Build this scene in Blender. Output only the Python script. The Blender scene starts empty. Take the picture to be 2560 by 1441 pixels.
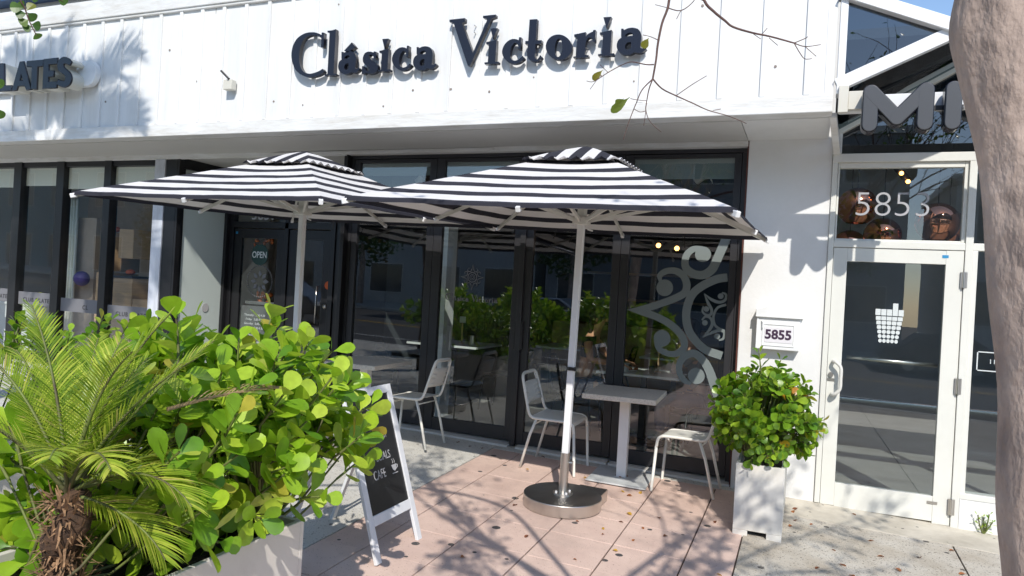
import bpy, bmesh, math, random
from math import sin, cos, pi, radians, hypot, atan2, sqrt
from mathutils import Vector, Matrix
sc = bpy.context.scene
# ---------------------------------------------------------------- camera
CAM = Vector((0.0, -6.5, 1.615))
yaw, roll, FPX = radians(22.1), radians(3.2), 1814.0
Vd = Vector((-sin(yaw), cos(yaw), 0)); Rr = Vector((cos(yaw), sin(yaw), 0)); Zz = Vector((0, 0, 1))
Xc = Rr*cos(roll) + Zz*sin(roll); Yc = -Rr*sin(roll) + Zz*cos(roll)
cd = bpy.data.cameras.new('camera'); cam = bpy.data.objects.new('camera', cd); sc.collection.objects.link(cam)
cd.sensor_width = 36; cd.lens = 36*FPX/2560; cd.clip_start = 0.05; cd.clip_end = 500
cam.matrix_world = Matrix(((Xc.x, Yc.x, -Vd.x, CAM.x), (Xc.y, Yc.y, -Vd.y, CAM.y), (Xc.z, Yc.z, -Vd.z, CAM.z), (0, 0, 0, 1)))
sc.camera = cam
# ---------------------------------------------------------------- sky and sun
SUN = Vector((0.42, -1.0, 0.93)).normalized()
w = bpy.data.worlds.new('World'); sc.world = w; w.use_nodes = True
nt = w.node_tree; bg = nt.nodes['Background']
sky = nt.nodes.new('ShaderNodeTexSky'); sky.sky_type = 'NISHITA'; sky.sun_disc = False
sky.sun_elevation = math.asin(SUN.z); sky.sun_rotation = atan2(SUN.x, SUN.y); sky.air_density = 1.0; sky.dust_density = 0.3; sky.ozone_density = 2.0
nt.links.new(sky.outputs[0], bg.inputs[0]); bg.inputs[1].default_value = 0.15
sl = bpy.data.lights.new('sun', 'SUN'); sl.energy = 3.25; sl.angle = radians(0.53); sl.color = (1.0, 0.95, 0.87)
so = bpy.data.objects.new('sun', sl); sc.collection.objects.link(so); so.rotation_euler = (-SUN).to_track_quat('-Z', 'Y').to_euler()
sc.view_settings.view_transform = 'Standard'; sc.view_settings.look = 'None'; sc.view_settings.exposure = 0.42; sc.view_settings.gamma = 1
sc.cycles.max_bounces = 10; sc.cycles.transparent_max_bounces = 24; sc.cycles.glossy_bounces = 4; sc.cycles.transmission_bounces = 6
sc.cycles.caustics_reflective = False; sc.cycles.caustics_refractive = False; sc.cycles.sample_clamp_indirect = 6
R = random.Random(7)
GX, GY = -0.03, 0.031
def gz(x, y): return GX*x + GY*y
# ---------------------------------------------------------------- materials
def nd(nt, t, **k):
    n = nt.nodes.new(t)
    for a, b in k.items(): setattr(n, a, b)
    return n
def mat(name, col, rough=0.5, metal=0.0, var=0.0, vscale=6.0, col2=None, bump=0.0, bscale=80.0, spec=0.5, coat=0.0, stretch=None, trans=0.0, speck=None, grime=0.0, gcol=(0.25, 0.22, 0.18), gscale=2.0):
    m = bpy.data.materials.new(name); m.use_nodes = True; nt = m.node_tree; p = nt.nodes['Principled BSDF']
    p.inputs['Base Color'].default_value = (*col, 1); p.inputs['Roughness'].default_value = rough; p.inputs['Metallic'].default_value = metal
    p.inputs['Specular IOR Level'].default_value = spec
    if coat: p.inputs['Coat Weight'].default_value = coat
    tc = nd(nt, 'ShaderNodeTexCoord'); mp = nd(nt, 'ShaderNodeMapping'); nt.links.new(tc.outputs['Object'], mp.inputs[0])
    if stretch: mp.inputs['Scale'].default_value = stretch
    last = None
    if var or col2:
        nz = nd(nt, 'ShaderNodeTexNoise'); nz.inputs['Scale'].default_value = vscale; nz.inputs['Detail'].default_value = 6; nz.inputs['Roughness'].default_value = 0.65
        nt.links.new(mp.outputs[0], nz.inputs[0])
        r = nd(nt, 'ShaderNodeValToRGB'); c2 = col2 or tuple(max(0, c*(1-var)) for c in col); c1 = col if col2 else tuple(min(1, c*(1+var*0.4)) for c in col)
        r.color_ramp.elements[0].position = 0.32; r.color_ramp.elements[1].position = 0.66
        r.color_ramp.elements[0].color = (*c2, 1); r.color_ramp.elements[1].color = (*c1, 1)
        nt.links.new(nz.outputs['Fac'], r.inputs[0]); last = r.outputs[0]
    if speck:
        for sc_, th, cc in speck:
            v = nd(nt, 'ShaderNodeTexVoronoi'); v.inputs['Scale'].default_value = sc_; nt.links.new(mp.outputs[0], v.inputs[0])
            wn = nd(nt, 'ShaderNodeTexWhiteNoise'); nt.links.new(v.outputs['Position'], wn.inputs[0])
            a = nd(nt, 'ShaderNodeMath', operation='MULTIPLY'); nt.links.new(wn.outputs['Value'], a.inputs[0]); a.inputs[1].default_value = th
            b = nd(nt, 'ShaderNodeMath', operation='LESS_THAN'); nt.links.new(v.outputs['Distance'], b.inputs[0]); nt.links.new(a.outputs[0], b.inputs[1])
            mx = nd(nt, 'ShaderNodeMix', data_type='RGBA'); nt.links.new(b.outputs[0], mx.inputs[0])
            if last: nt.links.new(last, mx.inputs[6])
            else: mx.inputs[6].default_value = (*col, 1)
            mx.inputs[7].default_value = (*cc, 1); last = mx.outputs[2]
    if grime:
        g1 = nd(nt, 'ShaderNodeTexNoise'); g1.inputs['Scale'].default_value = gscale; g1.inputs['Detail'].default_value = 9; g1.inputs['Roughness'].default_value = 0.72; nt.links.new(mp.outputs[0], g1.inputs[0])
        g2 = nd(nt, 'ShaderNodeMapRange'); g2.inputs['From Min'].default_value = 0.50; g2.inputs['From Max'].default_value = 0.72; g2.inputs['To Max'].default_value = grime; nt.links.new(g1.outputs['Fac'], g2.inputs[0])
        mx = nd(nt, 'ShaderNodeMix', data_type='RGBA'); nt.links.new(g2.outputs[0], mx.inputs[0])
        if last: nt.links.new(last, mx.inputs[6])
        else: mx.inputs[6].default_value = (*col, 1)
        mx.inputs[7].default_value = (*gcol, 1); last = mx.outputs[2]
    if last: nt.links.new(last, p.inputs['Base Color'])
    if bump:
        nb = nd(nt, 'ShaderNodeTexNoise'); nb.inputs['Scale'].default_value = bscale; nb.inputs['Detail'].default_value = 5; nt.links.new(mp.outputs[0], nb.inputs[0])
        bp = nd(nt, 'ShaderNodeBump'); bp.inputs['Strength'].default_value = bump; bp.inputs['Distance'].default_value = 0.01
        nt.links.new(nb.outputs['Fac'], bp.inputs['Height']); nt.links.new(bp.outputs[0], p.inputs['Normal'])
    if trans:
        out = nt.nodes['Material Output']; tr = nd(nt, 'ShaderNodeBsdfTranslucent'); ms = nd(nt, 'ShaderNodeMixShader'); ms.inputs[0].default_value = trans
        if last: nt.links.new(last, tr.inputs[0])
        else: tr.inputs[0].default_value = (*col, 1)
        nt.links.new(p.outputs[0], ms.inputs[1]); nt.links.new(tr.outputs[0], ms.inputs[2]); nt.links.new(ms.outputs[0], out.inputs[0])
    return m
def leafmat(name, ramp, rough=0.35, trans=0.35, island=True):
    m = bpy.data.materials.new(name); m.use_nodes = True; nt = m.node_tree; p = nt.nodes['Principled BSDF']; out = nt.nodes['Material Output']
    g = nd(nt, 'ShaderNodeNewGeometry'); r = nd(nt, 'ShaderNodeValToRGB'); r.color_ramp.interpolation = 'LINEAR'
    nt.links.new(g.outputs['Random Per Island'], r.inputs[0])
    e = r.color_ramp.elements
    e[0].position, e[0].color = ramp[0][0], (*ramp[0][1], 1); e[1].position, e[1].color = ramp[-1][0], (*ramp[-1][1], 1)
    for pos, c in ramp[1:-1]:
        q = e.new(pos); q.color = (*c, 1)
    nz = nd(nt, 'ShaderNodeTexNoise'); nz.inputs['Scale'].default_value = 30; tc = nd(nt, 'ShaderNodeTexCoord'); nt.links.new(tc.outputs['Object'], nz.inputs[0])
    mp = nd(nt, 'ShaderNodeMapRange'); mp.inputs['To Min'].default_value = 0.7; mp.inputs['To Max'].default_value = 1.25; nt.links.new(nz.outputs['Fac'], mp.inputs[0])
    hs = nd(nt, 'ShaderNodeHueSaturation'); nt.links.new(r.outputs[0], hs.inputs['Color']); nt.links.new(mp.outputs[0], hs.inputs['Value'])
    nt.links.new(hs.outputs[0], p.inputs['Base Color']); p.inputs['Roughness'].default_value = rough
    tr = nd(nt, 'ShaderNodeBsdfTranslucent'); nt.links.new(hs.outputs[0], tr.inputs[0])
    ms = nd(nt, 'ShaderNodeMixShader'); ms.inputs[0].default_value = trans
    nt.links.new(p.outputs[0], ms.inputs[1]); nt.links.new(tr.outputs[0], ms.inputs[2]); nt.links.new(ms.outputs[0], out.inputs[0])
    return m
def glassmat(name, tint=(0.86, 0.9, 0.88), boost=1.0, base=0.03):
    m = bpy.data.materials.new(name); m.use_nodes = True; nt = m.node_tree; nt.nodes.remove(nt.nodes['Principled BSDF']); out = nt.nodes['Material Output']
    t = nd(nt, 'ShaderNodeBsdfTransparent'); t.inputs[0].default_value = (*tint, 1); g = nd(nt, 'ShaderNodeBsdfGlossy'); g.inputs['Roughness'].default_value = 0.0
    g.inputs['Color'].default_value = (0.95, 0.97, 1.0, 1)
    tw_ = nd(nt, 'ShaderNodeTexCoord'); wz = nd(nt, 'ShaderNodeTexNoise'); wz.inputs['Scale'].default_value = 1.6; nt.links.new(tw_.outputs['Object'], wz.inputs[0]); wb = nd(nt, 'ShaderNodeBump'); wb.inputs['Strength'].default_value = 0.06; wb.inputs['Distance'].default_value = 0.004; nt.links.new(wz.outputs['Fac'], wb.inputs['Height']); nt.links.new(wb.outputs[0], g.inputs['Normal'])
    f = nd(nt, 'ShaderNodeLayerWeight'); f.inputs[0].default_value = 0.22
    a = nd(nt, 'ShaderNodeMath', operation='MULTIPLY_ADD'); a.use_clamp = True; nt.links.new(f.outputs['Fresnel'], a.inputs[0]); a.inputs[1].default_value = boost; a.inputs[2].default_value = base
    b = nd(nt, 'ShaderNodeNewGeometry'); c = nd(nt, 'ShaderNodeMath', operation='SUBTRACT'); c.inputs[0].default_value = 1; nt.links.new(b.outputs['Backfacing'], c.inputs[1])
    d = nd(nt, 'ShaderNodeMath', operation='MULTIPLY'); nt.links.new(a.outputs[0], d.inputs[0]); nt.links.new(c.outputs[0], d.inputs[1])
    ms = nd(nt, 'ShaderNodeMixShader'); nt.links.new(d.outputs[0], ms.inputs[0]); nt.links.new(t.outputs[0], ms.inputs[1]); nt.links.new(g.outputs[0], ms.inputs[2]); nt.links.new(ms.outputs[0], out.inputs[0])
    return m
def emis(name, col, s):
    m = bpy.data.materials.new(name); m.use_nodes = True; p = m.node_tree.nodes['Principled BSDF']
    p.inputs['Base Color'].default_value = (*col, 1); p.inputs['Emission Color'].default_value = (*col, 1); p.inputs['Emission Strength'].default_value = s
    return m
def stripemat(name, mode):
    # woven canopy fabric: stripes parallel to each edge (object coordinates), or across the vent
    m = bpy.data.materials.new(name); m.use_nodes = True; nt = m.node_tree; p = nt.nodes['Principled BSDF']; out = nt.nodes['Material Output']
    tc = nd(nt, 'ShaderNodeTexCoord'); sp = nd(nt, 'ShaderNodeSeparateXYZ'); nt.links.new(tc.outputs['Object'], sp.inputs[0])
    def M(op, a, b=None, c=None):
        n = nd(nt, 'ShaderNodeMath', operation=op)
        for i, v in enumerate((a, b, c)):
            if v is None: continue
            if isinstance(v, (int, float)): n.inputs[i].default_value = v
            else: nt.links.new(v, n.inputs[i])
        return n.outputs[0]
    if mode == 'edge':
        d = M('MAXIMUM', M('ABSOLUTE', sp.outputs[0]), M('ABSOLUTE', sp.outputs[1]))
        q = M('DIVIDE', M('SUBTRACT', 1.225-0.03, d), 0.188)
        fr = M('FRACT', M('ADD', q, 10.0))
        dark = M('GREATER_THAN', fr, 0.57)
    else:
        d = M('ADD', sp.outputs[0], 10.0)
        fr = M('FRACT', M('DIVIDE', d, 0.19)); dark = M('GREATER_THAN', fr, 0.5)
    nz = nd(nt, 'ShaderNodeTexNoise'); nz.inputs['Scale'].default_value = 3.0; nt.links.new(tc.outputs['Object'], nz.inputs[0])
    mx = nd(nt, 'ShaderNodeMix', data_type='RGBA'); nt.links.new(dark, mx.inputs[0]); mx.inputs[6].default_value = (0.80, 0.78, 0.77, 1); mx.inputs[7].default_value = (0.042, 0.042, 0.055, 1)
    hs = nd(nt, 'ShaderNodeHueSaturation'); mr = nd(nt, 'ShaderNodeMapRange'); mr.inputs['To Min'].default_value = 0.88; mr.inputs['To Max'].default_value = 1.08
    nt.links.new(nz.outputs['Fac'], mr.inputs[0]); nt.links.new(mr.outputs[0], hs.inputs['Value']); nt.links.new(mx.outputs[2], hs.inputs['Color'])
    nt.links.new(hs.outputs[0], p.inputs['Base Color']); p.inputs['Roughness'].default_value = 0.85; p.inputs['Specular IOR Level'].default_value = 0.2
    wv = nd(nt, 'ShaderNodeTexNoise'); wv.inputs['Scale'].default_value = 5; wv.inputs['Detail'].default_value = 4; nt.links.new(tc.outputs['Object'], wv.inputs[0]); bp = nd(nt, 'ShaderNodeBump'); bp.inputs['Strength'].default_value = 0.5; bp.inputs['Distance'].default_value = 0.03
    nt.links.new(wv.outputs['Fac'], bp.inputs['Height']); nt.links.new(bp.outputs[0], p.inputs['Normal'])
    tr = nd(nt, 'ShaderNodeBsdfTranslucent'); nt.links.new(hs.outputs[0], tr.inputs[0]); ms = nd(nt, 'ShaderNodeMixShader'); ms.inputs[0].default_value = 0.24
    nt.links.new(p.outputs[0], ms.inputs[1]); nt.links.new(tr.outputs[0], ms.inputs[2]); nt.links.new(ms.outputs[0], out.inputs[0])
    return m
M = {}
M['white'] = mat('white_paint', (0.80, 0.81, 0.82), 0.42, grime=0.10, gcol=(0.4, 0.37, 0.32), var=0.05, vscale=2.5, bump=0.12, bscale=14)
M['clad'] = mat('painted_board', (0.80, 0.805, 0.80), 0.5, col2=(0.72, 0.72, 0.71), vscale=1.6, bump=0.25, bscale=9, stretch=(2.2, 1, 0.22), speck=[(3.1, 0.06, (0.30, 0.27, 0.24)), (1.7, 0.045, (0.5, 0.46, 0.4))], grime=0.26, gcol=(0.42, 0.40, 0.37), gscale=1.3)
M['trimw'] = mat('trim_paint', (0.78, 0.79, 0.79), 0.5, col2=(0.64, 0.62, 0.58), vscale=4, grime=0.3, gcol=(0.33, 0.28, 0.22), gscale=5, bump=0.3, bscale=22, stretch=(0.5, 1, 3))
M['stucco'] = mat('stucco', (0.75, 0.75, 0.74), 0.7, grime=0.12, gcol=(0.35, 0.34, 0.32), gscale=1.6, var=0.05, vscale=1.5, bump=0.15, bscale=35)
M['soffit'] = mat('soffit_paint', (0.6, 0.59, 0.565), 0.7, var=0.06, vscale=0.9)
M['frame'] = mat('dark_aluminium', (0.026, 0.026, 0.03), 0.42, var=0.15, vscale=3)
M['wframe'] = mat('white_aluminium', (0.72, 0.72, 0.67), 0.38, grime=0.14, gcol=(0.42, 0.39, 0.33), gscale=3, var=0.04, vscale=2)
M['black'] = mat('black_frame', (0.012, 0.012, 0.014), 0.35)
M['letter'] = mat('letter_black', (0.010, 0.010, 0.018), 0.22)
M['glass'] = glassmat('clear_glass', (0.93, 0.96, 0.95), 1.35, 0.105)
M['glass2'] = glassmat('shop_glass', (0.96, 0.975, 0.97), 1.2, 0.09)
M['glassd'] = glassmat('tinted_glass', (0.22, 0.26, 0.28), 1.2, 0.10)
M['frost'] = mat('frosted_film', (0.30, 0.36, 0.36), 0.6, trans=0.3)
M['decal'] = mat('etched_decal', (0.24, 0.28, 0.28), 0.55, trans=0.25)
M['steel'] = mat('brushed_steel', (0.62, 0.59, 0.55), 0.33, metal=1, var=0.12, vscale=3, stretch=(1, 1, 0.1))
M['steeldisc'] = mat('brushed_disc', (0.30, 0.29, 0.28), 0.42, metal=1, var=0.15, vscale=5)
M['alu'] = mat('white_powdercoat', (0.80, 0.80, 0.81), 0.35, var=0.04)
M['alud'] = mat('ivory_powdercoat', (0.66, 0.65, 0.61), 0.4, var=0.04)
M['chair'] = mat('ivory_metal', (0.80, 0.79, 0.73), 0.4, var=0.05, vscale=8)
M['terrazzo'] = mat('terrazzo', (0.76, 0.70, 0.61), 0.5, col2=(0.64, 0.58, 0.50), vscale=40, speck=[(140, 0.4, (0.36, 0.32, 0.27)), (90, 0.4, (0.74, 0.70, 0.62))])
M['rust'] = mat('rust', (0.32, 0.12, 0.03), 0.8, var=0.5, vscale=30)
M['canopy'] = stripemat('striped_canopy', 'edge'); M['vent'] = stripemat('striped_vent', 'across')
M['pink'] = mat('pink_paving', (0.71, 0.53, 0.445), 0.8, grime=0.45, gcol=(0.34, 0.26, 0.22), gscale=1.7, col2=(0.57, 0.41, 0.345), vscale=2.2, bump=0.25, bscale=120, speck=[(5.0, 0.16, (0.07, 0.065, 0.065)), (70, 0.25, (0.42, 0.28, 0.22)), (24, 0.12, (0.3, 0.2, 0.16))])
M['conc'] = mat('shell_concrete', (0.64, 0.62, 0.565), 0.85, grime=0.3, gcol=(0.3, 0.29, 0.26), gscale=2.2, col2=(0.54, 0.52, 0.47), vscale=2.4, bump=0.45, bscale=90, speck=[(45, 0.3, (0.3, 0.28, 0.25)), (5.5, 0.09, (0.11, 0.105, 0.10)), (90, 0.35, (0.38, 0.36, 0.32)), (22, 0.12, (0.3, 0.28, 0.24))])
M['concr'] = mat('stained_concrete', (0.62, 0.585, 0.52), 0.85, grime=0.5, gcol=(0.27, 0.22, 0.16), gscale=2.6, col2=(0.42, 0.36, 0.28), vscale=1.8, bump=0.5, bscale=110, speck=[(55, 0.34, (0.2, 0.18, 0.15)), (5.5, 0.12, (0.09, 0.085, 0.08)), (100, 0.4, (0.32, 0.29, 0.24)), (24, 0.17, (0.25, 0.22, 0.17))])
M['apron'] = mat('cement_apron', (0.64, 0.59, 0.50), 0.8, col2=(0.42, 0.38, 0.31), vscale=3, bump=0.15, bscale=60, speck=[(11, 0.12, (0.16, 0.15, 0.13))])
M['mortar'] = mat('joint_dirt', (0.075, 0.05, 0.04), 0.95, var=0.4, vscale=20)
M['asphalt'] = mat('asphalt', (0.065, 0.065, 0.068), 0.85, var=0.25, vscale=4, bump=0.3, bscale=150)
M['yellow'] = mat('road_yellow', (0.62, 0.40, 0.05), 0.7); M['roadw'] = mat('road_white', (0.75, 0.75, 0.72), 0.7)
M['kerb'] = mat('kerb_concrete', (0.5, 0.49, 0.46), 0.85, var=0.15)
M['clusia'] = leafmat('clusia_leaf', [(0.0, (0.12, 0.28, 0.02)), (0.3, (0.26, 0.46, 0.025)), (0.6, (0.40, 0.60, 0.035)), (0.9, (0.55, 0.70, 0.07)), (0.965, (0.50, 0.58, 0.10)), (1.0, (0.50, 0.40, 0.05))], 0.30, 0.40)
M['clusia2'] = leafmat('clusia_leaf_small', [(0.0, (0.10, 0.24, 0.02)), (0.4, (0.20, 0.38, 0.025)), (0.93, (0.36, 0.52, 0.035)), (0.975, (0.55, 0.52, 0.04)), (0.995, (0.6, 0.34, 0.03)), (1.0, (0.5, 0.14, 0.02))], 0.3, 0.38)
M['palm'] = leafmat('palm_leaflet', [(0.0, (0.16, 0.27, 0.025)), (0.5, (0.36, 0.50, 0.04)), (0.95, (0.62, 0.68, 0.10)), (1.0, (0.6, 0.45, 0.2))], 0.38, 0.45)
M['dryfrond'] = leafmat('dry_frond', [(0.0, (0.28, 0.16, 0.08)), (1.0, (0.5, 0.36, 0.2))], 0.7, 0.2)
M['treeleaf'] = leafmat('tree_leaf', [(0.0, (0.05, 0.12, 0.02)), (0.8, (0.10, 0.2, 0.03)), (1.0, (0.35, 0.2, 0.03))], 0.4, 0.35)
M['twigleaf'] = leafmat('turning_leaf', [(0.0, (0.10, 0.17, 0.02)), (0.6, (0.2, 0.2, 0.02)), (1.0, (0.38, 0.09, 0.03))], 0.45, 0.35)
M['stem'] = mat('green_stem', (0.17, 0.22, 0.05), 0.6, col2=(0.08, 0.06, 0.035), vscale=8)
M['woody'] = mat('woody_stem', (0.12, 0.09, 0.065), 0.85, var=0.4, vscale=20)
M['twig'] = mat('twig_bark', (0.13, 0.075, 0.065), 0.8, var=0.4, vscale=40)
M['bark'] = mat('smooth_bark', (0.62, 0.49, 0.41), 0.85, col2=(0.28, 0.215, 0.185), vscale=11, bump=1.0, bscale=45, stretch=(1, 1, 0.55), grime=0.45, gcol=(0.20, 0.15, 0.13), gscale=5)
M['palmtrunk'] = mat('fibrous_trunk', (0.11, 0.06, 0.035), 0.95, col2=(0.03, 0.02, 0.014), vscale=30, bump=1.0, bscale=60)
M['soil'] = mat('planting_soil', (0.03, 0.024, 0.018), 1.0, var=0.5, vscale=30, bump=1, bscale=60)
M['planter'] = mat('planter_fibreglass', (0.64, 0.60, 0.55), 0.55, grime=0.25, gcol=(0.4, 0.34, 0.27), gscale=4, var=0.06, vscale=3)
M['planterw'] = mat('planter_white', (0.74, 0.73, 0.70), 0.5, grime=0.3, gcol=(0.42, 0.36, 0.28), gscale=3.5, col2=(0.66, 0.63, 0.57), vscale=2.5)
M['chalkframe'] = mat('whitewashed_wood', (0.72, 0.73, 0.75), 0.6, var=0.08, vscale=10, stretch=(1, 1, 0.2))
M['chalk'] = mat('blackboard', (0.012, 0.013, 0.015), 0.33, var=0.3, vscale=8)
M['chalkw'] = mat('chalk_paint', (0.42, 0.42, 0.43), 0.8)
M['number'] = mat('number_plum', (0.045, 0.02, 0.05), 0.5)
M['nickel'] = mat('nickel_number', (0.40, 0.40, 0.42), 0.45)
M['paper'] = mat('number_plate', (0.74, 0.72, 0.76), 0.5)
M['dryleaf'] = leafmat('dry_leaf', [(0, (0.36, 0.13, 0.04)), (1, (0.36, 0.13, 0.04))], 0.6, 0.2)
M['dryleaf2'] = leafmat('dry_leaf_brown', [(0, (0.17, 0.055, 0.02)), (1, (0.17, 0.055, 0.02))], 0.7, 0.1)
M['dryleaf3'] = leafmat('dry_leaf_yellow', [(0, (0.55, 0.32, 0.04)), (1, (0.55, 0.32, 0.04))], 0.6, 0.2)
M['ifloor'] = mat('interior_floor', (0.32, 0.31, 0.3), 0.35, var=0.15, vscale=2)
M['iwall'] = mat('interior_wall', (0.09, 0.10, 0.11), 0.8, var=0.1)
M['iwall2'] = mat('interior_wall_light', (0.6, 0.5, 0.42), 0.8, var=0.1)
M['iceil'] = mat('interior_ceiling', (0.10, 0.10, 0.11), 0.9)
M['wood'] = mat('pale_wood', (0.58, 0.38, 0.22), 0.55, var=0.15, vscale=6, stretch=(0.3, 1, 4))
M['shade'] = mat('roller_shade', (0.92, 0.91, 0.80), 0.8)
M['itab'] = mat('white_laminate', (0.72, 0.74, 0.74), 0.35)
M['ichair'] = mat('black_metal', (0.02, 0.02, 0.022), 0.4)
M['copper'] = mat('copper_shade', (0.72, 0.28, 0.16), 0.06, metal=1)
M['bulb'] = emis('warm_bulb', (1.0, 0.45, 0.12), 6.0); M['strip'] = emis('strip_light', (1.0, 0.72, 0.42), 1.2)
M['skin'] = mat('skin', (0.62, 0.32, 0.19), 0.5); M['skin2'] = mat('skin_light', (0.70, 0.42, 0.30), 0.5)
M['cloth'] = mat('black_cloth', (0.015, 0.015, 0.018), 0.9); M['denim'] = mat('denim', (0.03, 0.06, 0.13), 0.9, var=0.2, vscale=30); M['clothw'] = mat('grey_cloth', (0.3, 0.31, 0.33), 0.9)
M['hair'] = mat('dark_hair', (0.03, 0.015, 0.01), 0.5)
M['bldg'] = mat('pale_render', (0.55, 0.55, 0.54), 0.8, var=0.08, vscale=1); M['bldg2'] = mat('teal_render', (0.08, 0.25, 0.32), 0.7, var=0.1, vscale=1); M['bldg3'] = mat('grey_render', (0.30, 0.31, 0.33), 0.8, var=0.1, vscale=1)
M['bwin'] = mat('far_window', (0.03, 0.05, 0.07), 0.1); M['roofblue'] = mat('blue_roof', (0.04, 0.09, 0.2), 0.4)
M['carw'] = mat('car_paint_white', (0.6, 0.6, 0.6), 0.25, coat=0.6); M['cark'] = mat('car_paint_dark', (0.03, 0.035, 0.045), 0.22, coat=0.6); M['rubber'] = mat('rubber', (0.015, 0.015, 0.015), 0.8); M['lampw'] = mat('lamp_lens', (0.7, 0.7, 0.7), 0.1)
M['blue'] = mat('blue_sticker', (0.02, 0.25, 0.5), 0.5); M['orange'] = mat('orange_plastic', (0.6, 0.10, 0.01), 0.4); M['lime'] = mat('lime_rubber', (0.5, 0.55, 0.05), 0.5); M['violet'] = mat('violet_rubber', (0.08, 0.05, 0.25), 0.5)
M['film'] = mat('grey_film', (0.26, 0.26, 0.28), 0.6, trans=0.3); M['filmtext'] = mat('film_lettering', (0.05, 0.05, 0.055), 0.6)
M['poster'] = mat('poster_paper', (0.12, 0.125, 0.125), 0.5, var=0.2, vscale=6); M['signgreen'] = mat('sign_green', (0.015, 0.05, 0.045), 0.5); M['signw'] = mat('sign_white', (0.62, 0.66, 0.66), 0.6)
M['flower'] = mat('orange_flower', (0.55, 0.13, 0.02), 0.7, var=0.4, vscale=60)
M['plasticw'] = mat('offwhite_plastic', (0.62, 0.6, 0.53), 0.5)
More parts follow.
